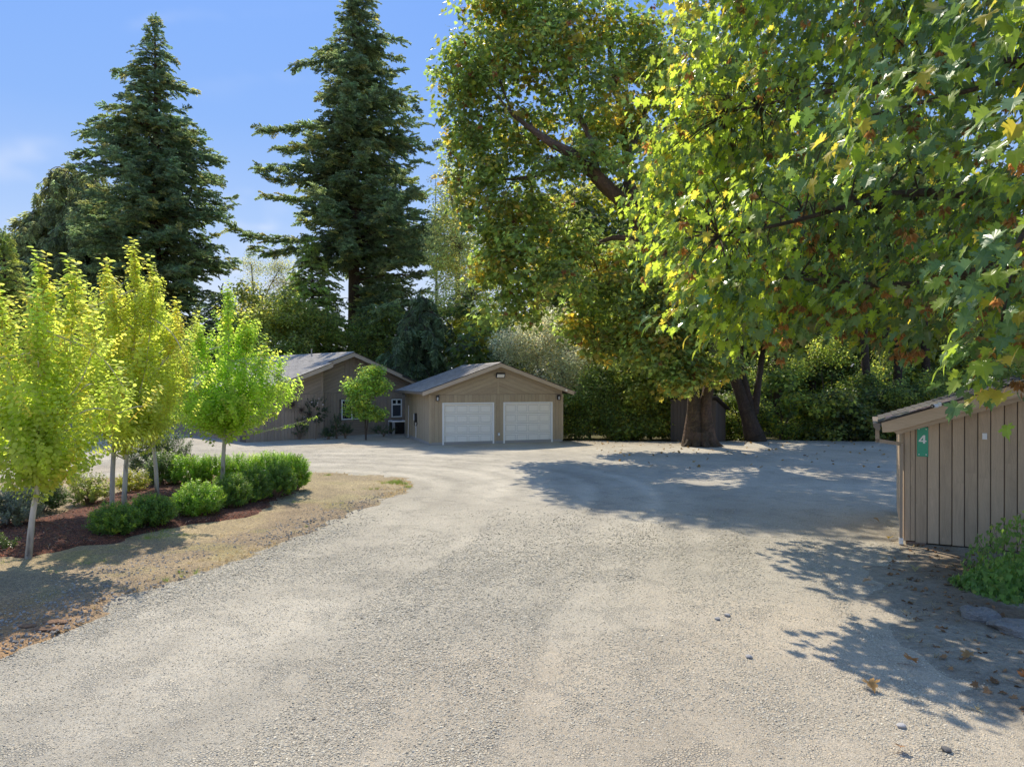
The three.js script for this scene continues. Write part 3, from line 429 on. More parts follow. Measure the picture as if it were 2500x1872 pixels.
  const vp = thing('vent_pipe', 'thin grey vent pipe rising from the house roof ridge', 'vent pipe', t.localToWorld(V(pk - .3, yR(pk - .3), -4.6)), 0); mesh('pipe', new THREE.CylinderGeometry(.04, .04, .45, 8).translate(0, .2, 0), M.metal, vp); mesh('cap', new THREE.CylinderGeometry(.07, .05, .06, 8).translate(0, .42, 0), M.metal, vp);
  // starburst ornaments on the projecting wall
  const star = (px, py, rad, label, seed) => {
    const [x, y] = onPlane(t, px, py, 0), g = thing('wall_ornament', label, 'wall ornament', t.localToWorld(V(x, y, .0)), t.rotation.y, 'starburst ornaments on the house wall'), r = rngOf(seed), parts = [];
    for (let k = 0; k < 34; k++) { const a = k / 34 * 6.283 + r() * .1, l = rad * (.65 + .35 * r()); parts.push(rod(V(0, 0, .05), V(Math.cos(a) * l, Math.sin(a) * l, .03 + r() * .12), .007, .004, 4)); }
    mesh('spikes', mergeGeometries(parts), M.rust, g); mesh('hub', new THREE.SphereGeometry(rad * .2, 10, 8).scale(1, 1, .5).translate(0, 0, .05), M.rust, g);
  };
  star(712, 987, .62, 'largest rusty starburst ornament, upper left on the brown house wall', 1); star(734, 1001, .3, 'smallest rusty starburst ornament, middle of the three on the house wall', 2); star(754, 1011, .42, 'lowest rusty starburst ornament, rightmost on the house wall beside the corner', 3);
  // air conditioner beside the house
  const ap = G(970, 1061.5), ac = thing('air_conditioner', 'grey outdoor air conditioner unit between house wall and garage', 'air conditioner', [ap.x, -.02, ap.z], .5); const w = .44;
  mesh('base', box(2 * w + .1, .1, 2 * w + .1, 0, .05, 0), M.concrete, ac); for (const sx of [-1, 1]) for (const sz of [-1, 1]) mesh('corner_post', box(.13, .72, .13, sx * (w - .06), .46, sz * (w - .06)), M.acBody, ac);
  for (let k = 0; k < 14; k++) for (const [a, b] of [[1, 0], [0, 1]]) for (const s of [-1, 1]) mesh('louvre', box(a ? 2 * w - .28 : .02, .025, a ? .02 : 2 * w - .28, a ? 0 : s * (w - .02), .13 + k * .05, a ? s * (w - .02) : 0), M.black, ac); mesh('coil', box(2 * w - .16, .7, 2 * w - .16, 0, .46, 0), M.dark, ac); mesh('top_plate', prism([[-w, -w], [w, -w], [w, w], [-w, w]], 0, .09, 0, 0, .04).rotateX(-Math.PI / 2).translate(0, .82, 0), M.white, ac); mesh('fan_grille', new THREE.TorusGeometry(.3, .02, 6, 24).rotateX(Math.PI / 2).translate(0, .92, 0), M.dark, ac);
}

// ---- the shed with the number sign
{
  const p = G(2207, 1328), t = thing('shed', 'brown board shed with low sloping roof at the right edge', 'shed', [p.x, -.02, p.z], -.46), Wd = 6, top0 = onPlane(t, 2207, 1032, 0)[1], sl = .345, yW = (x) => top0 + sl * x, base = .1;
  const fw = part(t, 'front_wall'); mesh('wall_core', prism([[.02, base], [Wd, base], [Wd, yW(Wd)], [.02, yW(.02)]], -.2, -.024), M.gap, fw);
  const xs = [2236.5, 2266.5, 2296, 2327, 2357.5, 2390, 2421.5, 2455, 2487].map((px) => onPlane(t, px, 1200, 0)[0]); for (let x = xs[xs.length - 1] + .262; x < Wd; x += .262) xs.push(x); const r = rngOf(77);
  for (let k = 0; k + 1 < xs.length; k++) { const a = xs[k], b = xs[k + 1], lo = base - .02 - .012 * r(); mesh('board', prism([[a, lo], [b - .02, lo], [b - .02, yW(b - .02)], [a, yW(a)]], -.024, -.002 + .007 * r(), r() * 9, 0, .004), SHE[r() * 3 | 0], fw); mesh('batten_edge', prism([[b - .03, lo + .01], [b - .016, lo + .01], [b - .016, yW(b)], [b - .03, yW(b)]], -.0235, -.012), M.shedB, fw); }
  mesh('corner_trim', prism([[0, base], [.115, base], [.115, yW(.115)], [0, yW(0)]], -.03, .02, 2, 0, .005), M.shedC, fw); mesh('corner_trim', prism([[.122, base], [xs[0] - .012, base], [xs[0] - .012, yW(.2)], [.122, yW(.122)]], -.024, .006, 5, 0, .004), M.shedA, fw);
  mesh('frieze_board', prism([[.05, yW(.05) - .1], [Wd, yW(Wd) - .1], [Wd, yW(Wd)], [.05, yW(.05)]], .008, .03, 1, Math.PI / 2, .004), M.shedB, fw);
  const sw = part(t, 'side_wall', 0, 0, -2, -Math.PI / 2); mesh('wall_core', prism(rect(-2, base, 1.97, top0), -.2, -.02), M.gap, sw); boards(sw, rect(-2, base, 2.02, top0), Math.PI / 2, .26, -.02, -.002, SHE, 81, .01);
  mesh('footing', mergeGeometries([prism(rect(.06, -.08, .42, base - .01), -.18, -.04), prism(rect(.42, -.08, Wd, base - .02), -.3, -.14)]), M.rust, t); mesh('block', prism(rect(.05, -.08, .4, base - .025), -.04, .01, 0, 0, .01), mat([.32, .21, .14], { map: grainTex }), t);
  const roof = part(t, 'roof'), ex = -.42, zF = .34, zB = -2.7, yT = (x) => top0 + .16 + sl * x;
  mesh('roof_deck', prism([[ex, yT(ex) - .05], [Wd, yT(Wd) - .05], [Wd, yT(Wd)], [ex, yT(ex)]], zB, zF), M.underRoof, roof);
  mesh('rake_board', prism([[ex + .04, yT(ex) - .2], [ex + .2, yT(ex + .04) - .2], [Wd, yT(Wd) - .25], [Wd, yT(Wd) - .02], [ex + .02, yT(ex + .02) - .02]], zF - .04, zF + .005, 0, Math.PI / 2, .006), M.shedC, roof); mesh('shadow_board', prism([[ex + .3, yT(ex + .3) - .34], [Wd, yT(Wd) - .36], [Wd, yT(Wd) - .25], [ex + .2, yT(ex + .2) - .21]], zF - .3, zF - .05, 3, Math.PI / 2), M.shedB, roof);
  const q = rngOf(83), ang = Math.atan(sl); for (let x = ex - .03, k = 0; x < Wd - .2; x += .14, k++) for (let z = zF + .05, n = 0; n < 4; n++) { const w = .3 + (n ? 0 : (k % 2) * .12 - .06), g = prism(rect(0, 0, .2, .016), 0, w - .006); g.rotateZ(ang - .045 + q() * .02); g.translate(x - q() * .012, yT(x) + .006 + q() * .01, z - w); mesh('shingle', g, mat([.075 + q() * .04, .07 + q() * .04, .068 + q() * .035], { map: granTex }), roof); z -= w; }
  shingles(roof, ex, yT(ex), Wd, yT(Wd), zB, zF - 1.15, [.09, .085, .08], 84);
  mesh('gutter', mergeGeometries([prism([[ex - .13, yT(ex) - .02], [ex - .12, yT(ex) - .1], [ex - .05, yT(ex) - .16], [ex, yT(ex) - .16], [ex, yT(ex) - .02]], zB, zF - .01)]), M.gutter, roof);
  mesh('downspout', mergeGeometries([box(.075, .24, .06, ex - .05, yT(ex) - .27, .1), box(.075, .06, .06, ex - .05, yT(ex) - .38, .1), prism([[ex - .05, yT(ex) - .41], [-.05, yT(ex) - .47], [-.05, yT(ex) - .4], [ex - .05, yT(ex) - .34]], .07, .13), box(.06, yT(ex) - .5, .06, -.045, (yT(ex) - .5) / 2 + .08, .1)]), M.trim, roof); mesh('downspout_boot', box(.075, .12, .075, -.045, .1, .1), M.white, t);
  // the number sign
  const s1 = onPlane(t, 2240, 1042.5, .03), s2 = onPlane(t, 2267.5, 1115, .03), sw2 = (s2[0] - s1[0]) / 2, sh2 = (s1[1] - s2[1]) / 2, sg = thing('address_sign', 'green metal number sign reading 4 on the brown shed', 'sign', t.localToWorld(V((s1[0] + s2[0]) / 2, (s1[1] + s2[1]) / 2, .012)), t.rotation.y);
  mesh('plate', prism(rect(-sw2, -sh2, sw2, sh2), 0, .006, 0, 0, .004), M.sign, sg); const font = await new FontLoader().loadAsync('fonts/droid/droid_sans_bold.typeface.json'), tg = new TextGeometry('4', { font, size: .165, depth: .002, curveSegments: 4 }); tg.computeBoundingBox(); const bb = tg.boundingBox; tg.translate(-(bb.min.x + bb.max.x) / 2, -(bb.min.y + bb.max.y) / 2 + .05, .0065); tg.scale(1.08, 1, 1); mesh('digit', tg, M.white, sg);
  for (const sx of [-1, 1]) for (const sy of [-1, 1]) mesh('screw', new THREE.CylinderGeometry(.011, .011, .006, 10).rotateX(Math.PI / 2).translate(sx * (sw2 - .035), sy * (sh2 - .04), .008), M.white, sg);
  const c1 = onPlane(t, 2289, 990, zF + .05), cm = thing('security_camera', 'white security camera on the rake board above the number sign', 'camera', t.localToWorld(V(c1[0], c1[1], zF + .01)), t.rotation.y); const cb = part(cm, 'camera_head', -.04, -.01, .1); cb.rotation.y = -.5; mesh('camera_body', new THREE.CapsuleGeometry(.04, .12, 4, 12).rotateX(Math.PI / 2), M.white, cb); mesh('camera_face', new THREE.CylinderGeometry(.036, .036, .02, 14).rotateX(Math.PI / 2).translate(0, 0, .094), M.black, cb); mesh('camera_lens', new THREE.CylinderGeometry(.014, .014, .02, 10).rotateX(Math.PI / 2).translate(0, 0, .1), M.metal, cb); mesh('mount', new THREE.CylinderGeometry(.035, .045, .05, 12).rotateX(Math.PI / 2).translate(.04, .02, .02), M.white, cm);
  const lt = onPlane(t, 2405, 1065, .01); const ol = thing('outlet_box', 'small white outlet cover on the shed boards behind the hanging leaves', 'outlet box', t.localToWorld(V(lt[0], lt[1], .006)), t.rotation.y); mesh('box', prism(rect(-.04, -.06, .04, .06), 0, .03, 0, 0, .008), M.white, ol);
}

// ---- the small dark shed behind the big maple
{
  const p = G(1748, 1079), t = thing('small_shed', 'small dark brown shed half hidden behind the big maple trunk', 'shed', [p.x, -.04, p.z], -.62), a = 2.6, b = 1.5, y0 = 2.3, y1 = 1.75, DW = [M.darkWood, M.darkWoodB];
  // local: corner at the origin, long face to the left (x from -a to 0), short face on the right side
  const f = part(t, 'front_wall'); mesh('wall_core', prism(rect(-a, 0, -.02, y0), -.08, -.02), M.gap, f); boards(f, rect(-a, .02, 0, y0), Math.PI / 2, .2, -.02, 0, DW, 91, .012);
  const s = part(t, 'side_wall', 0, 0, 0, Math.PI / 2); mesh('wall_core', prism([[.03, 0], [b, 0], [b, y1], [.03, y0]], -.08, -.022), M.gap, s); boards(s, [[.0, .02], [b, .02], [b, y1], [.0, y0]], Math.PI / 2, .18, -.022, -.002, DW, 92, .012);
  mesh('back_wall', prism(rect(-a, 0, 0, y1), -b - .06, -b), M.darkWoodB, t); mesh('far_wall', prism(rect(-a, 0, -a + .06, y1), -b, -.09), M.darkWoodB, t);
  const g = prism([[-.25, y0 + .07], [b + .3, y0 + .07 - (b + .55) * (y0 - y1) / b], [b + .3, y0 + .14 - (b + .55) * (y0 - y1) / b], [-.25, y0 + .14]], -.0, a + .4); g.rotateY(Math.PI / 2); g.translate(-a - .2, .1, 0); mesh('roof', g, M.dark, t);
}
// ---------- trees ----------
const one = new THREE.Matrix4();
function place(pos, r, scale, tilt = .5, squash = 1) { const q = new THREE.Quaternion().setFromEuler(new THREE.Euler((r() - .5) * tilt * 2, r() * 6.2832, (r() - .5) * tilt * 2)); return new THREE.Matrix4().compose(pos, q, V(scale, scale * squash, scale)); }
const barkCol = (base, moss = 0, seed = 3) => (t, a, c) => { const n = fbm(c.x * 3 + seed, c.y * 2 + a, 3, seed), m = moss * sstep(.45, .62, fbm(c.x * 1.7 + a * .3, c.y * 1.1, 3, seed + 9)); const k = .7 + .6 * n; return [lerp(base[0] * k, .3, m), lerp(base[1] * k, .34, m), lerp(base[2] * k, .1, m)]; };
// a broad-leaved tree: stem path, limbs to each lobe of the crown, leaf clumps through the lobes
function broadleaf(o) {
  const r = rngOf(o.seed), t = thing(o.name, o.label, 'tree', o.at, 0, o.group), rel = (v) => v.clone().sub(t.position), stems = o.stems.map((s) => ({ p: s.p.map(rel), r: s.r }));
  const bc = barkCol(o.bark || [1, 1, 1], o.moss || 0, o.seed % 50);
  stems.forEach((s, i) => mesh(i ? 'limb' : 'trunk', limb(s.p, s.r, o.seg || 9, o.rough ?? .12, o.seed + i, bc, s.p.length * 5), M.bark, t));
  const pts = []; stems.forEach((s) => { const c = new THREE.CatmullRomCurve3(s.p, false, 'centripetal'); for (let k = 4; k <= 20; k++) { const u = k / 20, n = u * (s.r.length - 1), i = Math.min(s.r.length - 2, Math.floor(n)); pts.push([c.getPoint(u), lerp(s.r[i], s.r[i + 1], n - i)]); } });
  const items = o.clumps.map(() => []), twigs = [], seeds = [];
  for (const b of o.lobes) {
    const c = rel(b.c), near = pts.reduce((m, q) => { const d = q[0].distanceTo(c) + (q[0].y > c.y ? 1.5 : 0); return d < m[0] ? [d, q] : m; }, [1e9, null])[1], mid = near[0].clone().lerp(c, .5).add(V((r() - .5) * .6, .25 + r() * .4, (r() - .5) * .6)), br = Math.min(near[1] * .75, .035 + .02 * near[0].distanceTo(c));
    if (!o.noLimbs) mesh('limb', limb([near[0], mid, c], [br, br * .7, br * .3], 6, .1, o.seed + 7, bc, 8), M.bark, t);
    for (let k = 0; k < b.n; k++) {
      const d = randDir(r), s = Math.pow(r(), b.pow ?? .42), p = V(c.x + d.x * b.r[0] * s, c.y + d.y * b.r[1] * s, c.z + d.z * b.r[2] * s); if (p.y + t.position.y < (o.low ?? .3)) continue;
      const sc = o.size * (.65 + .7 * r()), hue = r(), col = vary(r, hue < (o.warmShare ?? .1) ? o.warm || o.col : o.col, o.v ?? .22, .15);
      items[r() * items.length | 0].push({ m: place(p, r, sc, o.tilt ?? .45), c: col });
      if (o.seedShare && r() < o.seedShare) seeds.push({ m: place(p.clone().add(V((r() - .5) * sc, -.2 * r() * sc, (r() - .5) * sc)), r, .22 + .14 * r(), .3), c: vary(r, [.42, .2, .07], .35) });
      if (!o.noTwigs && k % 3 === 0 && twigs.length < (o.maxTwigs ?? 140)) twigs.push(limb([c.clone().lerp(p, .08), c.clone().lerp(p, .5).add(V(0, .12 * b.r[1] * (r() - .3), 0)), p], [br * .32, br * .2, .008], 4, 0, 1, bc, 4));
    }
  }
  if (twigs.length) { const g = mesh('twigs', mergeGeometries(twigs), M.bark, t); g.userData.kind = 'stuff'; }
  items.forEach((list, i) => list.length && instanced('crown', o.clumps[i], o.mat || M.tree, list, t)); if (seeds.length) instanced('seed_clusters', seedClump, M.needle, seeds, t); return t;
}
const seedClump = (() => { const r = rngOf(71), P = [], C = []; for (let k = 0; k < 26; k++) { const d = randDir(r), p = d.clone().multiplyScalar(.25 * r()); p.y = p.y * 1.8 - .3 * r(); const g = .75 + .6 * r(); addLeaf(P, C, 'blade', frame(p, V(d.x * .8, -.8, d.z * .8), randDir(r), .42), [g, g * .95, g], .1, .1); } return tris(P, C); })();
const mapleClumps = [1, 2, 3].map((s) => clump('maple', 36, .3, 100 + s, { droop: .55 })), farClumps = [1, 2, 3].map((s) => clump('far', 46, .26, 120 + s, { droop: .3 })), fineClumps = [1, 2].map((s) => clump('far', 60, .16, 130 + s, { droop: .15, flat: .9 })), roundClumps = [1, 2].map((s) => clump('round', 42, .2, 140 + s, { droop: .4 }));

function conifer(o) {
  const r = rngOf(o.seed), t = thing(o.name, o.label, 'tree', o.at, 0, o.group), Ht = o.h, bc = barkCol([.8, .72, .66], 0, 5);
  mesh('trunk', limb([V(0, -.2, 0), V(0, Ht * .3, 0), V(.1, Ht * .65, 0), V(0, Ht, 0)], [o.rad, o.rad * .8, o.rad * .42, .03], 10, .12, o.seed, bc, 24), M.bark, t);
  const sp = o.sprays, items = sp.map(() => []), br = [];
  const branch = (h, az, L, lift, tip, fat = 1) => {
    const dir = V(Math.cos(az), 0, Math.sin(az)), sd = V(-dir.z, 0, dir.x), wob = (r() - .5) * .3, at = (s) => V(0, h, 0).addScaledVector(dir, L * s).addScaledVector(sd, L * wob * s * s).add(V(0, L * (lift * s - (lift + o.sag) * s * s + tip * s * s * s), 0));
    if (L > 1) br.push(limb([at(0), at(.35), at(.7), at(.96)], [.025 + L * .012, .02 + L * .008, .03, .01], 4, 0, 1, bc, 6));
    const n = Math.max(3, Math.round(L * o.density * fat));
    for (let k = 0; k < n; k++) {
      const s = lerp(o.bare ?? .12, 1, (k + r()) / n), p = at(s), q = at(Math.min(1.05, s + .05)), ax = q.sub(p).normalize(); if (s > .98) ax.copy(at(1).sub(at(.9))).normalize();
      const yaw = k === n - 1 ? 0 : (k % 2 ? 1 : -1) * (.25 + r() * .85), d = ax.applyAxisAngle(V(0, 1, 0), yaw).add(V(0, (r() - .5) * .9 - o.hang, 0)), sc = o.size * (.5 + .75 * r()) * clamp(.45 + L * .16, .45, 1.1) * (1.05 - .25 * s);
      p.add(V((r() - .5) * .3, (r() - .5) * .5, (r() - .5) * .3)); const f = frame(p, d, V((r() - .5) * 1.3, 1, (r() - .5) * 1.3), sc); items[r() * sp.length | 0].push({ m: f, c: vary(r, r() < .12 ? o.warm || o.col : o.col, .3, .2) });
    }
  };
  for (let h = o.from; h < Ht - .3; h += o.gap * (.8 + .4 * r())) { const L0 = o.profile(h), n = o.whorl; const ph = r() * 6.28; for (let k = 0; k < n; k++) { const az = ph + (k + (r() - .5) * .7) / n * 6.2832, irregular = .3 + .58 * r() + .85 * fbm(h * .45, az * .9, 2, o.seed) - .12 + (r() < .1 ? .22 : 0), side = o.side ? o.side(h, az) : 1; const L = L0 * irregular * side; if (L > .2) branch(h + (r() - .5) * .3, az, L, o.lift + .5 * sstep(Ht * .6, Ht, h), o.tip); } }
  for (const [h, az, L, lift, tip] of o.extra || []) branch(h, az, L, lift, tip, 1.7);
  for (let k = 0; k < 10; k++) items[0].push({ m: frame(V(0, Ht - k * .22, 0), V(Math.cos(k * 2.4) * .5, 1, Math.sin(k * 2.4) * .5), V(1, 0, 0), .4 + k * .05), c: vary(r, o.col, .2) });
  if (o.dead) for (let k = 0; k < o.dead; k++) { const h = lerp(o.deadFrom, o.deadTo, r()), az = r() * 6.28, L = 1.2 + r() * 2.6, d = V(Math.cos(az), -.2 + r() * .3, Math.sin(az)); br.push(limb([V(0, h, 0), V(0, h, 0).addScaledVector(d, L * .5).add(V(0, .2, 0)), V(0, h, 0).addScaledVector(d, L).add(V(0, -.4 * r() * L, 0))], [.05, .03, .008], 4, 0, 1, bc, 5)); }
  if (br.length) { const g = mesh('branches', mergeGeometries(br), M.bark, t); g.userData.kind = 'stuff'; }
  items.forEach((l, i) => l.length && instanced('crown', sp[i], M.needle, l, t)); return t;
}
const firSprays = [1, 2, 3].map((s) => spray(200 + s, 8, 0)), hangSprays = [1, 2].map((s) => spray(220 + s, 8, .55));
const base = (px, d, y = -.1) => V((px - CX) / F * d, y, -d), hAt = (py, d) => H - (py - HZ) / F * d;
const FIR = [.34, .46, .24], FIRW = [.54, .58, .26];

// the two great firs behind the house
conifer({ name: 'spruce_tree', label: 'tall dense dark spruce with pointed tip, left of the sky gap', seed: 301, at: base(378, 60), h: hAt(38, 60), rad: .62, from: 2, gap: .52, whorl: 6, sag: .36, lift: .26, tip: .36, hang: .1, density: 5.2, size: 1.0, sprays: firSprays, col: FIR, warm: FIRW,
  profile: (h) => { const T = hAt(38, 60); const u = T - h; return Math.min(5.2, .3 + u * .3 + Math.max(0, u - 7) * .28) * (h < 8 ? .8 + h * .025 : 1); },
  extra: [[hAt(300, 60), Math.PI * .97, 6.2, .1, .25], [hAt(350, 60), Math.PI, 6.4, .02, .2], [hAt(372, 60), .1, 5.9, .1, .25], [hAt(208, 60), .05, 3.2, .12, .25], [hAt(175, 60), 3.0, 3.2, .3, .3]] });
conifer({ name: 'fir_tree', label: 'tallest fir with bare lower trunk and long ragged left branches behind the house', seed: 302, at: base(864, 64), h: 39.5, rad: .62, from: 5.5, gap: .56, whorl: 6, sag: .36, lift: .24, tip: .4, hang: .12, density: 5, size: 1.05, sprays: firSprays, col: [.34, .45, .225], warm: [.56, .6, .26],
  profile: (h) => h > 33 ? .6 + (39.8 - h) * .5 : h > 25 ? 4.1 + (33 - h) * .15 : h > 16 ? 5.5 + (25 - h) * .2 : 6.2, side: (h, az) => { const c = Math.cos(az), f = Math.sin(az); return h < 13 ? (c > .25 ? 1.25 : c > -.2 && f < 0 ? .7 : 0) : c < -.3 ? (h > 26 ? .58 : .7) : c > .3 ? .95 + .4 * sstep(26, 13, h) : .95; },
  dead: 26, deadFrom: 5.5, deadTo: 17,
  extra: [[hAt(170, 64), Math.PI * .98, 5.2, .75, .35], [hAt(300, 64), Math.PI, 8.4, .12, .3], [hAt(330, 64), 3.3, 7.5, -.05, .3], [hAt(390, 64), Math.PI, 8.2, .05, .25], [hAt(425, 64), 2.95, 7.4, -.05, .3], [hAt(470, 64), 3.2, 7.8, .0, .35], [hAt(575, 64), Math.PI, 10.6, .02, .42], [hAt(590, 64), 3.0, 8.9, -.08, .3], [hAt(330, 64), 0, 4.8, 0, .3], [hAt(470, 64), .1, 6.2, .1, .3], [hAt(560, 64), 0, 7.1, .05, .2], [hAt(600, 64), .3, 7.3, 0, .2]] });
// dark drooping conifers that fill behind the garage, and others at the left
conifer({ name: 'hemlock_tree', label: 'dark drooping hemlock rising between house and garage roofs', seed: 303, at: base(1025, 53), h: hAt(715, 53), rad: .4, from: .6, gap: .4, whorl: 7, sag: .62, lift: .1, tip: .08, hang: .5, density: 2.8, size: 1.35, sprays: hangSprays, col: [.28, .38, .2], profile: (h) => Math.min(3.2, 1 + (hAt(715, 53) - h) * .6) });
conifer({ name: 'cedar_tree', label: 'tallest weeping cedar, in the middle of three left of the dense spruce', seed: 305, at: base(165, 66), h: hAt(400, 66), rad: .45, from: 1, gap: .5, whorl: 7, sag: .5, lift: .45, tip: .05, hang: .62, density: 2.3, size: 1.5, sprays: hangSprays, col: [.48, .55, .28], profile: (h) => Math.min(5.6, 1.5 + (hAt(400, 66) - h) * .42) });
conifer({ name: 'cedar_tree', label: 'narrow weeping cedar top pressed against the left side of the dense spruce', seed: 306, at: base(232, 64), h: hAt(415, 64), rad: .35, from: 1, gap: .5, whorl: 6, sag: .5, lift: .45, tip: .05, hang: .62, density: 2.4, size: 1.3, sprays: hangSprays, col: [.4, .48, .25], profile: (h) => Math.min(4, 1.2 + (hAt(415, 64) - h) * .4) });
conifer({ name: 'cedar_tree', label: 'lowest weeping cedar, leftmost of the three beside the dense spruce', seed: 316, at: base(95, 66), h: hAt(500, 66), rad: .35, from: 1, gap: .5, whorl: 7, sag: .5, lift: .45, tip: .05, hang: .62, density: 2.4, size: 1.4, sprays: hangSprays, col: [.42, .5, .26], profile: (h) => Math.min(4.6, 1.4 + (hAt(500, 66) - h) * .42) });
conifer({ name: 'young_fir_tree', label: 'lighter green fir cut by the left edge of the view', seed: 307, at: base(8, 48), h: hAt(560, 48), rad: .3, from: .4, gap: .36, whorl: 7, sag: .3, lift: .25, tip: .2, hang: .1, density: 3.2, size: 1.0, sprays: firSprays, col: [.5, .6, .2], profile: (h) => Math.min(3.3, .3 + (hAt(560, 48) - h) * .42) });
conifer({ name: 'young_fir_tree', label: 'bright bushy young fir low between the two great conifers', seed: 308, at: base(760, 60), h: hAt(580, 60), rad: .28, from: .4, gap: .36, whorl: 7, sag: .3, lift: .25, tip: .2, hang: .12, density: 3.2, size: 1.05, sprays: firSprays, col: [.52, .64, .22], profile: (h) => Math.min(3.7, .3 + (hAt(580, 60) - h) * .4) });
conifer({ name: 'young_fir_tree', label: 'dark low fir under the right foot of the dense spruce', seed: 309, at: base(540, 56), h: hAt(700, 56), rad: .25, from: .4, gap: .4, whorl: 7, sag: .35, lift: .2, tip: .15, hang: .2, density: 3, size: 1.05, sprays: firSprays, col: [.34, .44, .2], profile: (h) => Math.min(3.4, .3 + (hAt(700, 56) - h) * .5) });

// pale and green broad-leaved trees behind house and garage
const lobe = (px, py, d, rx, ry, rz, n, pow) => ({ c: W(px, py, d), r: [rx, ry, rz], n, pow });
broadleaf({ name: 'poplar_tree', label: 'tall pale glittering poplar behind the garage, left of the big maple', seed: 401, at: base(1120, 56), stems: [{ p: [base(1120, 60), W(1118, 700, 60), W(1105, 420, 60)], r: [.3, .22, .05] }], bark: [1.3, 1.25, 1.15],
  lobes: [lobe(1100, 480, 56, 1.7, 3.4, 1.7, 100), lobe(1120, 600, 56, 2.6, 3.6, 2.4, 150), lobe(1150, 720, 55, 2.8, 3.2, 2.6, 140), lobe(1090, 760, 56, 2.2, 2.8, 2.2, 90), lobe(1200, 640, 57, 2.4, 3.2, 2.4, 110), lobe(1075, 620, 56, 1.3, 2.4, 1.5, 70)], clumps: roundClumps, size: .62, col: [.72, .82, .32], warm: [.85, .85, .42], mat: M.glossy });
broadleaf({ name: 'birch_tree', label: 'thin sparse tree with bent crown in the sky gap', seed: 402, at: base(640, 70), stems: [{ p: [base(628, 70), W(622, 760, 70), W(612, 640, 70)], r: [.14, .1, .03] }, { p: [W(640, 800, 70), W(650, 720, 70), W(692, 640, 70)], r: [.1, .07, .02] }],
  lobes: [lobe(615, 655, 70, 1.0, 2, 1, 26), lobe(672, 650, 70, 2.2, .9, 1.2, 40), lobe(700, 690, 70, 1.7, 1.6, 1.2, 50), lobe(640, 760, 68, 2.6, 2.2, 2, 70), lobe(720, 730, 68, 2, 2, 2, 60)], clumps: fineClumps, size: .7, col: [.5, .58, .25], warm: [.6, .5, .2], mat: M.glossy });
broadleaf({ name: 'alder_tree', label: 'sunlit bushy tree rising just behind the house roof', seed: 403, at: base(690, 60), stems: [{ p: [base(690, 60), W(690, 850, 60), W(690, 770, 60)], r: [.16, .12, .05] }], lobes: [lobe(640, 790, 57, 2.2, 2, 2, 110), lobe(700, 770, 56, 2.2, 2, 2, 120), lobe(770, 800, 57, 2.2, 2, 2, 110), lobe(590, 810, 58, 2, 1.8, 2, 80), lobe(660, 850, 55, 3.4, 1.4, 2, 110), lobe(610, 740, 59, 1.6, 1.8, 1.6, 70)], clumps: farClumps, size: .7, col: [.46, .58, .12], warm: [.66, .7, .14], warmShare: .2, mat: M.glossy });
broadleaf({ name: 'alder_tree', label: 'shaded leafy tree between fir trunk and garage roof', seed: 404, at: base(930, 58), stems: [{ p: [base(930, 58), W(930, 850, 58), W(935, 760, 58)], r: [.16, .12, .05] }], lobes: [lobe(920, 820, 58, 2.6, 2.4, 2, 120), lobe(985, 830, 58, 2.4, 2.4, 2, 120), lobe(900, 880, 57, 2.6, 1.8, 2, 90), lobe(1040, 850, 58, 2.2, 2, 2, 90)], clumps: farClumps, size: .7, col: [.34, .45, .1], warm: [.6, .66, .12], warmShare: .15 });
broadleaf({ name: 'willow_shrub', label: 'silvery leaved shrub spilling over the right side of the garage roof', seed: 405, at: base(1330, 46), stems: [{ p: [base(1330, 46), W(1325, 960, 46), W(1310, 880, 46)], r: [.14, .1, .04] }], lobes: [lobe(1265, 838, 46, 1.4, 1.2, 1.4, 60), lobe(1320, 860, 45.5, 1.7, 1.5, 1.4, 90), lobe(1370, 910, 44.5, 1.6, 1.5, 1.4, 85), lobe(1240, 845, 47, 1.2, 1, 1.2, 40), lobe(1350, 800, 46.5, 1.5, 1.2, 1.2, 65), lobe(1430, 890, 44, 1.5, 1.6, 1.2, 80), lobe(1300, 800, 47, 1.2, .9, 1, 36)], clumps: fineClumps, size: .66, col: [.6, .68, .42], warm: [.78, .82, .6], warmShare: .3, mat: M.glossy });
broadleaf({ name: 'hazel_shrub', label: 'dark green leafy shrub against the right garage corner', seed: 406, at: base(1440, 42.5), stems: [{ p: [base(1440, 42.5), W(1440, 1010, 42.5), W(1440, 960, 42.5)], r: [.08, .06, .03] }], lobes: [lobe(1400, 1010, 42.5, 1, 1.5, 1, 120), lobe(1450, 980, 42.5, 1.3, 1.9, 1.2, 170), lobe(1500, 1020, 42, 1.2, 1.4, 1, 120), lobe(1410, 1050, 42, 1.1, .8, .9, 70), lobe(1480, 920, 43, 1.3, 1.2, 1.2, 90)], clumps: roundClumps, size: .5, col: [.3, .44, .1], warm: [.54, .64, .12], warmShare: .2, mat: M.glossy });
broadleaf({ name: 'vine_maple_shrub', label: 'bright speckled shrub between garage hazel and big maple trunk', seed: 407, at: base(1590, 42), stems: [{ p: [base(1590, 42), W(1590, 1000, 42), W(1595, 940, 42)], r: [.08, .06, .03] }], lobes: [lobe(1560, 960, 42, 1.5, 1.9, 1.2, 130), lobe(1630, 980, 42, 1.4, 1.9, 1.2, 130), lobe(1600, 1045, 41.5, 1.6, .9, 1, 110), lobe(1540, 1050, 41.5, 1, .8, .9, 70), lobe(1610, 890, 43, 1.7, 1.2, 1.3, 100)], clumps: mapleClumps, size: .5, col: [.38, .52, .1], warm: [.62, .7, .12], warmShare: .25 });
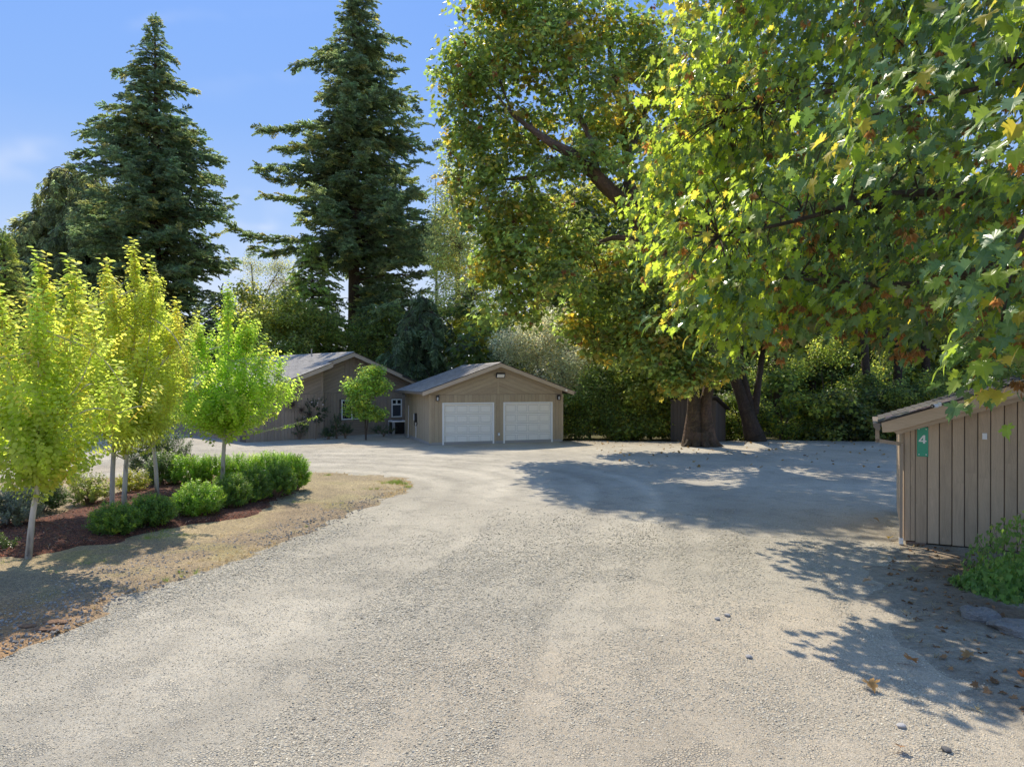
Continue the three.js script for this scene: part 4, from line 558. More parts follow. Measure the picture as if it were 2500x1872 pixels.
{ // bare dead tree top against the sky
  const b = base(1063, 75), t = thing('dead_tree', 'thin bare dead treetop standing against the sky beside the poplar', 'tree', b), h = hAt(428, 75); mesh('trunk', limb([V(0, 0, 0), V(.1, h * .5, 0), V(0, h, 0)], [.22, .14, .015], 6, .05, 4, barkCol([.7, .7, .7]), 10), M.bark, t); const r = rngOf(9), p = []; for (let k = 0; k < 40; k++) { const y = h * (.45 + .53 * r()), a = r() * 6.28, l = .25 + r() * .9 * (1.1 - y / h); p.push(rod(V(0, y, 0), V(Math.cos(a) * l, y - .1 + .2 * r(), Math.sin(a) * l), .02, .006, 4)); } const m = mesh('branches', mergeGeometries(p), M.bark, t); m.userData.kind = 'stuff';
}

// the big maple
{
  const d = 36.4, B = V((1710 - CX) / F * d, -.1, -d), LB = [];
  const add = (px, py, dd, rx, ry, rz, n, pow) => LB.push(lobe(px, py, dd, rx, ry, rz, n, pow));
  // crown lobes from the left edge over the top to the right, each at its own depth
  add(1195, 70, 34, 1.6, 2.2, 1.8, 42); add(1290, 10, 34, 2, 2, 2, 53); add(1122, 185, 33.5, 1.3, 1.5, 1.6, 39); add(1215, 170, 33, 1.9, 1.7, 2, 48); add(1150, 310, 33, 1.5, 1.3, 1.6, 42); add(1165, 420, 33, 1.7, 1.5, 1.8, 50); add(1200, 520, 33, 1.7, 1.3, 1.8, 42); add(1270, 330, 33.4, 1.7, 1.4, 1.8, 39);
  add(1330, 120, 33, 2.2, 2, 2.2, 60); add(1440, 50, 34, 2.3, 2, 2.3, 60); add(1420, 230, 33, 2.2, 1.9, 2.2, 55); add(1540, 130, 34.5, 2.3, 2.3, 2.3, 63); add(1300, 490, 33.5, 1.8, 1.4, 1.8, 39); add(1380, 590, 33.6, 1.9, 1.4, 1.9, 45); add(1270, 620, 32.5, 1.8, 1.5, 1.8, 42); add(1200, 650, 33.5, 1.2, 1.2, 1.4, 26);
  add(1260, 740, 33, 1.6, 1, 1.5, 31); add(1340, 690, 32.5, 1.8, 1.2, 1.8, 37); add(1440, 360, 36, 1.7, 1.6, 1.8, 31); add(1530, 320, 35.5, 2, 1.9, 2, 48); add(1640, 220, 36, 2.3, 2.4, 2.3, 58); add(1640, 400, 38, 2, 2.2, 2, 48); add(1710, 120, 37, 2.6, 2.8, 2.6, 63); add(1760, 330, 38, 2.4, 3, 2.4, 58);
  add(1470, 700, 34.5, 1.9, 1.3, 1.9, 48); add(1560, 760, 35, 2, 1.4, 1.9, 58); add(1500, 840, 35.5, 1.6, 1.1, 1.6, 48); add(1620, 850, 34.2, 1.7, 1.2, 1.5, 58); add(1700, 780, 34, 1.7, 1.4, 1.6, 53); add(1660, 920, 34.3, 1.2, .7, 1, 31); add(1510, 640, 35.6, 1.5, 1.2, 1.6, 37); add(1420, 790, 36, 1.5, 1, 1.5, 31); add(1790, 700, 35, 1.9, 1.6, 1.8, 48); add(1730, 560, 36.5, 2, 2, 2, 48); add(1760, 900, 34.6, 1, .6, .9, 21);
  add(1390, 415, 30.6, 1.1, .7, 1, 9); add(1470, 370, 31.2, 1.2, .8, 1.2, 14); add(1330, 395, 30.8, 1.1, .6, 1, 10); add(1560, 440, 32, 1.1, .8, 1.1, 8);
  add(1880, 250, 40, 3, 4, 3, 74); add(2000, 420, 42, 3, 4, 3, 74); add(1880, 560, 40, 2.6, 2.6, 2.6, 53);
  const tree = broadleaf({ name: 'big_maple_tree', label: 'huge old maple with mossy split trunk standing at the gravel edge', seed: 501, at: B, low: 2.6, moss: .5, seg: 18, rough: .24, bark: [1.0, .86, .76],
    stems: [{ p: [V(B.x - .38, -.1, B.z), W(1694, 1000, d), W(1690, 900, d), W(1668, 760, d - 1), W(1625, 660, d - 2), W(1592, 590, d - 2.8), W(1545, 520, d - 3.6), W(1465, 440, d - 4.8), W(1400, 380, d - 5.4), W(1340, 345, d - 5.4), W(1250, 280, d - 4.6)], r: [.55, .33, .3, .32, .4, .42, .36, .3, .24, .18, .07] },
      { p: [V(B.x + .35, -.1, B.z + .1), W(1722, 1000, d), W(1740, 900, d), W(1755, 760, d + .4), W(1765, 560, d + 1), W(1750, 300, d + 1.5)], r: [.52, .31, .28, .28, .26, .1] },
      { p: [W(1612, 640, d - 2.2), W(1575, 540, d - 1.5), W(1535, 430, d), W(1520, 300, d - .5), W(1490, 130, d - 1), W(1480, 20, d - 1)], r: [.3, .26, .22, .17, .12, .04] }, { p: [W(1530, 505, d - 3.6), W(1540, 380, d - 3), W(1580, 250, d - .6), W(1600, 100, d - .4)], r: [.2, .15, .1, .04] },
      { p: [W(1460, 436, d - 4.7), W(1440, 340, d - 4.4), W(1390, 230, d - 2.2), W(1370, 90, d - 2.4)], r: [.18, .13, .09, .03] }, { p: [W(1600, 605, d - 2.7), W(1500, 580, d - 3), W(1420, 620, d - 2.5), W(1330, 680, d - 3)], r: [.17, .11, .08, .03] }, { p: [W(1410, 388, d - 5.3), W(1300, 430, d - 4.4), W(1200, 440, d - 3.2)], r: [.14, .09, .03] }],
    lobes: LB, clumps: mapleClumps, size: .68, col: [.36, .52, .11], warm: [.62, .56, .08], warmShare: .15, v: .25, seedShare: .2, mat: M.glossy, maxTwigs: 420 });
  const roots = [], r = rngOf(3); for (const [dx, dz, l] of [[-1.2, .5, 1], [1.3, .4, 1.1], [.2, 1, .7], [-.6, .9, .7], [.9, .8, .8], [-1.1, -.3, .8]]) roots.push(limb([V(dx * .3, .7, dz * .3), V(dx * .55, .22, dz * .55), V(dx * (.75 + l * .2), -.05, dz * (.75 + l * .2))], [.34, .22, .05], 9, .15, 8, barkCol([.85, .75, .68], .5, 5), 8)); mesh('root_flare', mergeGeometries(roots), M.bark, tree);
}
{ // the second maple, three stems leaning left from one foot
  const d = 39.5, B = base(1840, d); broadleaf({ name: 'leaning_maple_tree', label: 'dark maple with leaning forked stems right of the small shed', seed: 502, at: B, low: 3.4, moss: .3, seg: 12, rough: .14, bark: [.45, .4, .36],
    stems: [{ p: [V(B.x + .15, -.1, B.z), W(1828, 1020, d), W(1808, 960, d), W(1780, 880, d - .5), W(1755, 780, d - 1), W(1735, 640, d - 1)], r: [.6, .42, .32, .27, .22, .08] }, { p: [W(1838, 1020, d), W(1822, 950, d), W(1808, 880, d + .2), W(1830, 740, d + .6)], r: [.28, .21, .17, .06] }, { p: [W(1842, 1010, d), W(1850, 950, d), W(1860, 880, d + .3), W(1880, 740, d + .8)], r: [.24, .18, .16, .06] }],
    lobes: [lobe(1760, 720, d - 1, 2, 1.6, 1.8, 90), lobe(1850, 700, d, 2.2, 1.8, 2, 110), lobe(1930, 760, d + .5, 2, 1.6, 1.8, 90), lobe(1860, 810, d, 1.7, .9, 1.4, 50), lobe(1800, 560, d, 2.4, 2.4, 2.2, 110)], clumps: mapleClumps, size: .7, col: [.36, .5, .09], warm: [.3, .34, .05], mat: M.glossy });
}
// forest behind the right half: a mass of leaves, with trunks of its own in front of it
{
  const r = rngOf(601), items = [[], [], []], dark = [.22, .32, .08], lit = [.64, .76, .12];  // lit clump colour paints sunlight into the foliage mass
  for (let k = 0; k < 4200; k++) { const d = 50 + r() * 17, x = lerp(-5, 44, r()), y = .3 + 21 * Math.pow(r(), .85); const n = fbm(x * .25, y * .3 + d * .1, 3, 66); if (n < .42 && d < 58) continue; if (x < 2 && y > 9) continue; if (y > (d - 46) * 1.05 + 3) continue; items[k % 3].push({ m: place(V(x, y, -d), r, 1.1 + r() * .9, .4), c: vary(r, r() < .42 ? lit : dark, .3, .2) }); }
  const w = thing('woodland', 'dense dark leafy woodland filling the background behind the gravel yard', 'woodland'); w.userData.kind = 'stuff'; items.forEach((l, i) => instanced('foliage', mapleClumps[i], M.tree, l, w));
  const ts = [[1905, 47, .3, 'woodland trunk just right of the leaning maple'], [1985, 50, .26, 'slim woodland trunk under the hanging maple leaves'], [2048, 53, .22, 'thin grey woodland trunk in the middle of the dark gap'], [2126, 44, .27, 'straight dark trunk, thickest right of the hanging leaves'], [2164, 48, .26, 'leaning thin trunk right beside the thickest straight trunk'], [2186, 46, .3, 'dark trunk just above the shed eave'], [2270, 50, .32, 'trunk behind the shed roof'], [1680, 52, .3, 'distant trunk behind the big maple']];
  ts.forEach(([px, d, rad, lab], i) => { const t = thing('forest_tree', lab.replace('trunk', 'tree trunk') + ', reaching into the leaves', 'tree', base(px, d), 0, undefined), hh = 17 + (i * 37 % 5); mesh('trunk', limb([V(0, 0, 0), V((i % 3 - 1) * .4, hh * .5, 0), V((i % 2) * .8, hh, .3)], [rad, rad * .75, rad * .3], 9, .1, i + 3, barkCol([.42, .36, .32], .15, i), 12), M.bark, t); const q = rngOf(700 + i), list = [], tw = []; for (let k = 0; k < 60; k++) { const y = hh * (.7 + .3 * q()), a = q() * 6.28, l = .8 + 2.4 * q(); list.push({ m: place(V(Math.cos(a) * l, y + .3, Math.sin(a) * l), q, .9 + .7 * q(), .4), c: vary(q, [.12, .19, .05], .3, .2) }); if (k % 4 === 0) tw.push(rod(V(0, y - .2, 0), V(Math.cos(a) * l, y + .3, Math.sin(a) * l), .05, .015, 4)); } instanced('crown', mapleClumps[i % 3], M.tree, list, t); const m = mesh('branches', mergeGeometries(tw), M.bark, t); m.userData.kind = 'stuff'; });
  // understorey shrubs along the gravel edge
  const us = [[1800, 41.5, 1.3, 2.0, 'low shrub filling the gap between small shed and leaning maple', .9], [1905, 41.5, 1.6, 2.6, 'sunlit leafy shrub right of the leaning maple stems', 1.5], [1985, 42.2, 1.6, 2.4, 'speckled shrub left of the dark evergreen bushes', 1.2], [2050, 41, 1.3, 2.2, 'dark dense bush at the middle of the gravel edge', .55], [2105, 42.5, 1.4, 2.6, 'dark shrub at the foot of the thickest straight trunk', .6], [2165, 41.5, 1.4, 2.3, 'dark shrub beside the gravel just left of the shed eave', .6], [2235, 41, 1.6, 3.0, 'shrub mostly hidden behind the near shed', .8], [2340, 40, 2, 4, 'tall shrub behind the shed roof', 1], [1700, 43, 1.5, 2.4, 'shrub peeping out behind the left side of the small shed', 1], [1520, 43.5, 1.3, 3.4, 'tall dark shrub in second row behind the speckled shrub', .7], [2010, 46, 2.2, 5, 'taller bright green undergrowth tree in the woodland gap', 1.5], [2140, 49, 2.4, 6, 'sunlit yellow green undergrowth tree behind the dark trunks', 1.9], [1880, 47, 2.2, 5.5, 'undergrowth tree behind the leaning maple', 1.2]];
  us.forEach(([px, d, rr, hh, lab, k], i) => { const b = base(px, d), L = []; for (let n = 0; n < 8; n++) { const f = n / 7; L.push({ c: V(b.x + (hash(i, n, 1) - .5) * rr * 2.6, hh * (.16 + 1.0 * f * (.6 + .55 * hash(i, n, 4))), b.z + (hash(i, n, 2) - .5) * rr * 1.3), r: [rr * (.42 + .4 * hash(i, n, 3)) * (1 - .3 * f), hh * (.13 + .12 * hash(i, n, 5)), rr * .6], n: 24, pow: .6 }); }; broadleaf({ name: hh > 4.5 ? 'undergrowth_tree' : 'woodland_shrub', label: lab, seed: 800 + i, at: b, stems: [{ p: [b, V(b.x + .1, hh * .4, b.z), V(b.x - .1, hh * .8, b.z)], r: [.06, .05, .02] }, { p: [b, V(b.x + .4, hh * .4, b.z), V(b.x + .6, hh * .75, b.z)], r: [.05, .04, .015] }], lobes: L, clumps: i % 2 ? mapleClumps : roundClumps, size: .55, col: [.22 * Math.sqrt(k), .34 * Math.sqrt(k), .08 * Math.sqrt(k)], warm: [.56 * Math.sqrt(k), .68 * Math.sqrt(k), .12 * Math.sqrt(k)], warmShare: .4, mat: M.glossy, low: .05, maxTwigs: 20 }); });  // bright clump share paints sunlit leaf speckles into the shrubs
}
// ---------- birches, bushes and small plants of the island bed ----------
const wands = [1, 2, 3].map((s) => shoot('round', 26, .115, 900 + s, { out: .85, spread: .05, nod: .25, stem: .006, stemC: [1.0, .75, .9], vr: .2, taper: .3 })), wandThin = [1, 2].map((s) => shoot('round', 15, .16, 910 + s, { out: .8, spread: .03, nod: .2, stem: .007, stemC: [.9, .6, .8], taper: .4 }));
const birchBark = (seed) => (t, a, c) => { const k = .75 + .4 * fbm(a, c.y * 7, 3, seed), knot = sstep(.6, .72, fbm(a * 1.2 + seed, c.y * 5, 3, seed + 4)) * .75, low = sstep(.9, .1, c.y) * .45, q = k * (1 - knot) * (1 - low); return [q, q * (1 - .04 * low), q * (1 - .15 * low)]; };
function youngBirch(o) {
  const r = rngOf(o.seed), t = thing('young_birch_tree', o.label, 'tree', o.at, 0, o.group), h = o.h, lean = o.lean || [0, 0];
  const leaders = o.leaders.map(([dx, dz, hh]) => V(dx, hh, dz)), main = [V(0, -.1, 0), V(lean[0] * .4, h * .16, lean[1] * .3), V(lean[0], h * .32, lean[1])];
  const stem = (pts, rr, n) => mesh(n, limb(pts, rr, 10, .05, o.seed, birchBark(o.seed), pts.length * 6), M.birch, t);
  stem([...main, main[2].clone().lerp(leaders[0], .55).add(V(.04, 0, 0)), leaders[0]], [o.rad, o.rad * .82, o.rad * .7, o.rad * .35, .006], 'trunk');
  leaders.slice(1).forEach((l, i) => { const s = main[2].clone().lerp(leaders[0], .05 + .12 * i); stem([s, s.clone().lerp(l, .4).add(V((l.x - s.x) * .25, 0, (l.z - s.z) * .25)), l], [o.rad * .38, o.rad * .22, .005], 'leader'); });
  const items = wands.map(() => []), thin = wandThin.map(() => []), br = [], prof = o.profile;
  const colAt = (p) => { const hh = clamp((p.y - o.low) / (h - o.low)), y = r() < .04 + .24 * hh * hh; return vary(r, y ? o.warm : o.col, .2, .1); };
  for (const [li, l] of leaders.entries()) {
    const share = o.n / leaders.length, axis = (u) => { const b = main[2].clone(); return u < 0 ? V(lean[0] * .7, lerp(o.low, b.y, 1 + u), lean[1] * .7) : b.lerp(l, u); };
    for (let k = 0; k < share; k++) {
      const u = Math.pow(r(), .95) * 1.02, y = lerp(o.low + .55 * hash(k >> 4, li, 9) * (1 - u), l.y, u), c = axis((y - main[2].y) / (l.y - main[2].y)), R = prof((y - o.low) / (h - o.low)) * (leaders.length > 1 ? .5 : 1), a = r() * 6.283, s = Math.pow(r(), .8) * (r() < .1 ? 1.5 : 1), clumpy = .4 + 1.15 * fbm(a * 1.5 + li * 7, y * 1.9, 2, o.seed) + (r() < .06 ? .3 : 0), rad = R * s * clumpy, p = V(c.x + Math.cos(a) * rad, y + (r() - .5) * .15, c.z + Math.sin(a) * rad);
      const up = .9 + .9 * u, d = V(Math.cos(a) * (1 - .5 * u), up * (.4 + r()) - (1 - u) * .25, Math.sin(a) * (1 - .5 * u)).add(randDir(r).multiplyScalar(.35)), f = frame(p, V(0, 0, 1), V(0, 1, 0), 1), q = new THREE.Quaternion().setFromUnitVectors(V(0, 1, 0), d.normalize()), sc = (.42 + .55 * r()) * (o.wand ?? 1);
      const mm = new THREE.Matrix4().compose(p.addScaledVector(d, -sc * .5), q.multiply(new THREE.Quaternion().setFromAxisAngle(V(0, 1, 0), r() * 6.28)), V(sc, sc, sc)); items[r() * 3 | 0].push({ m: mm, c: colAt(p) });
      if (k % 14 === 0 && br.length < 46) br.push(limb([axis(Math.max(0, (y - .5 - main[2].y) / (l.y - main[2].y))), c.clone().lerp(p, .5).add(V(0, -.1, 0)), p], [.018 * (1.3 - u), .012, .005], 4, 0, 1, birchBark(3), 5));
    }
    for (let k = 0; k < o.tips; k++) { const y = l.y - r() * r() * (h * .26), c = axis((y - main[2].y) / (l.y - main[2].y)), a = r() * 6.283, p = c.add(V(Math.cos(a) * (l.y - y) * .22, 0, Math.sin(a) * (l.y - y) * .22)), q = new THREE.Quaternion().setFromUnitVectors(V(0, 1, 0), V((r() - .5) * .35, 1, (r() - .5) * .35).normalize()), sc = .5 + .35 * r(); thin[r() * 2 | 0].push({ m: new THREE.Matrix4().compose(p, q, V(sc, sc, sc)), c: vary(r, r() < .4 ? o.warm : o.col, .2) }); }
  }
  for (const [y0, a, L, rise] of o.low_branches || []) { const d = V(Math.cos(a), 0, Math.sin(a)), p0 = axisAt(main, y0), pts = [p0, p0.clone().addScaledVector(d, L * .45).add(V(0, rise * .35, 0)), p0.clone().addScaledVector(d, L).add(V(0, rise, 0))]; br.push(limb(pts, [.022, .015, .005], 6, 0, 1, birchBark(6), 8)); const c = new THREE.CatmullRomCurve3(pts); for (let k = 0; k < 6; k++) { const u = .4 + .6 * k / 5, p = c.getPoint(u); items[k % 3].push({ m: new THREE.Matrix4().compose(p, new THREE.Quaternion().setFromUnitVectors(V(0, 1, 0), V(d.x + (r() - .5), .4 * r(), d.z + (r() - .5)).normalize()), V(.4, .4, .4)), c: vary(r, o.col, .2) }); } }
  if (br.length) { const m = mesh('branches', mergeGeometries(br), M.birch, t); m.userData.kind = 'stuff'; }
  items.forEach((l, i) => l.length && instanced('crown', wands[i], M.tree, l, t)); thin.forEach((l, i) => l.length && instanced('top_shoots', wandThin[i], M.tree, l, t)); return t;
}
const axisAt = (main, y) => { for (let i = 0; i + 1 < main.length; i++) if (y <= main[i + 1].y) return main[i].clone().lerp(main[i + 1], clamp((y - main[i].y) / (main[i + 1].y - main[i].y))); return main[main.length - 1].clone(); };
const BC = [.64, .78, .13], BW = [.84, .82, .14], pf = (a) => (t) => { const k = t * (a.length - 1), i = Math.min(a.length - 2, Math.max(0, Math.floor(k))); return lerp(a[i], a[i + 1], clamp(k - i)); };
const at = (px, py) => { const p = G(px, py); p.y = .05; return p; };
youngBirch({ label: 'nearest young birch at far left with bare pale leaning trunk', seed: 911, at: at(66, 1374), h: 5.0, rad: .06, lean: [.22, 0], low: 1.25, leaders: [[.28, 0, 4.9], [.8, -.1, 4.8], [-.4, .1, 4.4], [1.35, .2, 3.9], [-1.0, 0, 3.9], [.5, .5, 4.3], [-1.5, .3, 3.2], [1.7, -.2, 3.0]], n: 540, tips: 10, profile: pf([.9, 1.5, 1.5, 1.3, 1.0, .7, .42, .1]), col: BC, warm: BW, low_branches: [[1.35, .2, .9, .4], [1.4, 3.0, .9, .35]] });
youngBirch({ label: 'staked young birch pair in the middle of the bed, yellow topped', seed: 912, at: at(300, 1258), h: 5.9, rad: .065, lean: [.12, 0], low: 1.5, leaders: [[.3, 0, 5.9], [.8, .1, 5.6], [-.4, -.1, 5.5], [-.95, .2, 5.1], [1.35, 0, 4.6], [-1.6, 0, 4.4], [.1, .6, 5.0], [1.75, .3, 3.6], [-2.0, .2, 3.5]], n: 820, tips: 10, profile: pf([.9, 1.6, 1.75, 1.55, 1.2, .85, .5, .12]), col: [.68, .78, .13], warm: [.86, .8, .13], low_branches: [[1.25, .1, 1.0, .7], [1.3, 2.9, .7, .5]] });
youngBirch({ label: 'slim young birch behind the staked pair, right of the bed middle', seed: 913, at: at(384, 1232), h: 5.4, rad: .06, lean: [-.12, 0], low: 1.6, leaders: [[-.1, 0, 5.4], [.35, .1, 4.6]], n: 420, tips: 5, profile: pf([.4, .8, .95, .9, .7, .5, .3, .1]), col: BC, warm: BW });
youngBirch({ label: 'right hand young birch growing out of the clipped hedge', seed: 914, at: at(541, 1196), h: 5.7, rad: .075, lean: [.1, 0], low: 1.55, leaders: [[.2, 0, 5.7], [.75, -.1, 4.7], [-.65, .1, 4.6], [1.35, .1, 3.9], [-1.3, 0, 3.8], [1.9, .2, 3.2], [-1.8, .1, 3.0]], n: 840, tips: 8, profile: pf([1.3, 2.1, 2.05, 1.7, 1.25, .85, .5, .1]), col: [.56, .77, .11], warm: [.76, .82, .13], low_branches: [[1.5, .05, 2.5, .55], [1.45, 3.0, .9, .7], [1.55, .5, 1.6, .9], [1.55, 2.5, 1.4, .8]] });
{ // stakes and grey trunk guards on the middle birch
  const p = at(272, 1254), t = thing('tree_stake', 'grey wooden stake with dark tie beside the middle birch', 'tree stake', p); mesh('stake', limb([V(0, -.1, 0), V(.02, 1, 0), V(.1, 2.3, 0)], [.062, .058, .05], 8, .08, 5, null, 10), mat([.5, .47, .42], { map: grainTex }), t); mesh('tie', new THREE.TorusGeometry(.09, .014, 6, 16).rotateX(1.57).translate(.05, 1.5, 0), M.black, t);
}
const bushShoots = [1, 2, 3].map((s) => shoot('blade', 22, .3, 930 + s, { out: .62, spread: .02, nod: .12, stem: .012, vr: .25 })), broadShoots = [1, 2].map((s) => shoot('round', 14, .26, 940 + s, { out: .7, spread: .03, nod: .1, stem: .01 }));
function bush(name, label, p, rx, ry, rz, n, col, o = {}) {
  const r = rngOf(o.seed), t = thing(name, label, o.cat || 'bush', [p.x, .05, p.z], 0, o.group), sh = o.shoots || bushShoots, L = sh.map(() => []), st = [];
  for (let k = 0; k < n; k++) {
    const d = randDir(r); if (d.y < -.55) { k--; continue; } const lump = .86 + .3 * fbm(d.x * 2.1 + o.seed, d.z * 2.1 + d.y * 1.5, 2, o.seed), s = (k % 3 ? .84 + .2 * r() : .5 + .35 * r()) * lump, c = V(d.x * rx * s, ry * (.55 + .55 * d.y * s), d.z * rz * s); if (c.y < .03) c.y = .03 + .1 * r();
    const u = V(d.x * .8, .55 + Math.max(0, d.y) * .9, d.z * .8).add(randDir(r).multiplyScalar(.35)).normalize(), sc = (o.size ?? .22) * (.75 + .5 * r()); L[r() * sh.length | 0].push({ m: new THREE.Matrix4().compose(c.addScaledVector(u, -sc * .5), new THREE.Quaternion().setFromUnitVectors(V(0, 1, 0), u).multiply(new THREE.Quaternion().setFromAxisAngle(V(0, 1, 0), r() * 6.28)), V(sc, sc, sc)), c: vary(r, r() < .15 ? o.warm || col : col, .22, .15) });
    if (k % (o.stemEvery ?? 20) === 0) st.push(limb([V((r() - .5) * .12, -.05, (r() - .5) * .12), c.clone().multiplyScalar(.5).add(V(0, .05, 0)), c], [.016, .011, .005], 4, 0, 1, null, 4));
  }
  if (st.length) { const m = mesh('stems', mergeGeometries(st), M.twig, t); m.userData.kind = 'stuff'; } L.forEach((l, i) => l.length && instanced('foliage', sh[i], o.mat || M.glossy, l, t)); return t;
}
{
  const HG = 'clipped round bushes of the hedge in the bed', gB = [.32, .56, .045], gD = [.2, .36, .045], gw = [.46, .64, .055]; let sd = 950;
  const hb = (px, py, wpx, hpx, label, col = gB, k = 1) => { const p = G(px, py), m = -p.z / F, rx = wpx * m / 2; p.z -= rx * .7; bush('hedge_bush', label, p, rx, hpx * m / 1.08, rx * .95, Math.round(330 * k), col, { seed: sd++, warm: gw, group: HG, size: .25 }); };
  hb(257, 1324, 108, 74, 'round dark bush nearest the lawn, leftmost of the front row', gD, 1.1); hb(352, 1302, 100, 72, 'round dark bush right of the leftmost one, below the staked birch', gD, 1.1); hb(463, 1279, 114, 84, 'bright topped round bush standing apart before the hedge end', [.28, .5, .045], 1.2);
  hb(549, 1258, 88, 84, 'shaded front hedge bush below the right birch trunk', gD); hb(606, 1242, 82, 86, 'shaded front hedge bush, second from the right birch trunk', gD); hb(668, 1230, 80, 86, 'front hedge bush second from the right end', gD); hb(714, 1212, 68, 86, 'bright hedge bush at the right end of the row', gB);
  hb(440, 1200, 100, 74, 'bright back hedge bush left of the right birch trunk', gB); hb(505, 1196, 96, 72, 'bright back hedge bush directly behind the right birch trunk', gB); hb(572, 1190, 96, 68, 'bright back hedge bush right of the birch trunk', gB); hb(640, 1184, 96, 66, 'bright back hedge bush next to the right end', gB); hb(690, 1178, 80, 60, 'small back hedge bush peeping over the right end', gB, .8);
  let p = G(219, 1242); bush('vase_shrub', 'vase shaped twiggy shrub behind the mulch, left of the stakes', p, .5, .72, .45, 150, [.38, .46, .1], { seed: 971, shoots: broadShoots, size: .24, stemEvery: 3, cat: 'shrub', warm: [.34, .34, .12] });
  p = G(320, 1212); bush('yellow_shrub', 'small yellow green shrub between the stakes and slim birch', p, .42, .62, .4, 130, [.46, .5, .07], { seed: 972, shoots: broadShoots, size: .24, stemEvery: 6, cat: 'shrub', warm: [.5, .4, .08] });
  p = G(98, 1264); bush('evergreen_shrub', 'dark green spreading shrub behind the nearest birch trunk', p, .55, .75, .5, 300, [.11, .2, .05], { seed: 973, size: .24, cat: 'shrub' });
  p = G(400, 1196); bush('evergreen_shrub', 'dark shrub with pale leaves at the left end of the back hedge', p, .5, .95, .5, 240, [.18, .28, .08], { seed: 974, shoots: broadShoots, size: .28, cat: 'shrub', warm: [.24, .3, .1] });
  p = G(385, 1176); bush('evergreen_shrub', 'large dark shrub behind the slim birch', p, 1, 1.4, .7, 320, [.1, .17, .05], { seed: 977, size: .32, cat: 'shrub' });
  p = G(18, 1302); bush('silver_spruce_shrub', 'silvery green weeping spruce shrub at the left edge', p, .62, .8, .6, 260, [.3, .36, .26], { seed: 975, size: .3, cat: 'shrub', warm: [.3, .34, .28] });
  p = G(8, 1358); bush('small_weed', 'small green weed at the left edge below the spruce shrub', p, .2, .3, .2, 40, [.14, .22, .04], { seed: 976, shoots: broadShoots, size: .16, cat: 'weed' });
  p = G(232, 1252); bush('small_weed', 'tiny yellow plant in the mulch left of the stakes', p, .18, .1, .1, 16, [.42, .42, .05], { seed: 978, shoots: broadShoots, size: .1, cat: 'weed' });
  // plants along the house wall and the little maple before it
  const wallPlant = (px, py, w, h, lab, sd2, fl) => { const q = G(px, py), t = bush('rose_bush', lab, q, w, h, w * .7, 60, [.11, .17, .06], { seed: sd2, shoots: broadShoots, size: .26, stemEvery: 5 }); if (fl) { const r = rngOf(sd2), g = []; for (let k = 0; k < fl; k++) g.push(new THREE.IcosahedronGeometry(.035, 1).translate((r() - .5) * w * 1.6, h * (.75 + .4 * r()), w * .5 * r())); mesh('blossoms', mergeGeometries(g), mat([.55, .45, .42]), t); } };
  wallPlant(731, 1073, .5, 1.1, 'low rose bush by the house wall under the starbursts', 981, 1); wallPlant(801, 1072, .45, .5, 'low dark plant at the house wall corner', 982, 0); wallPlant(821, 1071, .35, 1.2, 'upright dark plant left of the pair window', 983, 0); wallPlant(843, 1070, .4, .8, 'small rose bush below the pair window', 984, 1); wallPlant(935, 1066, .8, .6, 'low dark plants between little tree and air conditioner', 985, 0);
  { const q = G(770, 1073), t = thing('rose_tree', 'slim standard rose with pale blossoms at the house wall corner', 'rose tree', q); mesh('trunk', rod(V(0, 0, 0), V(.05, 1.2, 0), .03, .02), M.twig, t); const r = rngOf(986), L = [[], []], g = []; for (let k = 0; k < 60; k++) { const d = randDir(r), pp = V(.05 + d.x * .55, 1.65 + d.y * .6, d.z * .5), u = d.clone().add(V(0, .5, 0)).normalize(); L[k % 2].push({ m: new THREE.Matrix4().compose(pp, new THREE.Quaternion().setFromUnitVectors(V(0, 1, 0), u), V(.28, .28, .28)), c: vary(r, [.06, .1, .04], .3) }); if (k < 6) g.push(new THREE.IcosahedronGeometry(.04, 1).translate(pp.x * .9, 1.9 + .4 * r(), pp.z)); } L.forEach((l, i) => instanced('foliage', broadShoots[i], M.glossy, l, t)); mesh('blossoms', mergeGeometries(g), mat([.55, .45, .42]), t); }
  { const q = G(893, 1074), d = -q.z; broadleaf({ name: 'little_maple_tree', label: 'small bright maple standing alone before the house window', seed: 990, at: V(q.x, -.05, q.z), stems: [{ p: [q.clone(), W(892, 1040, d), W(891, 990, d), W(890, 910, d)], r: [.05, .045, .035, .012] }, { p: [W(893, 1068, d), W(897, 1035, d), W(902, 980, d), W(908, 930, d)], r: [.035, .03, .02, .01] }],
    lobes: [lobe(885, 945, d, 1.0, .75, .8, 56), lobe(915, 925, d, .75, .6, .7, 37), lobe(905, 905, d, .55, .4, .5, 20), lobe(880, 985, d, .85, .55, .7, 37), lobe(900, 1005, d, .9, .5, .7, 34), lobe(858, 950, d, .5, .25, .4, 10), lobe(930, 945, d, .5, .3, .4, 10), lobe(928, 1012, d, .6, .2, .3, 7), lobe(855, 1002, d, .45, .2, .3, 6), lobe(922, 905, d, .4, .3, .4, 7)], clumps: mapleClumps, size: .34, col: [.5, .78, .16], warm: [.74, .88, .16], warmShare: .2, low: .8, maxTwigs: 60 }); }
}
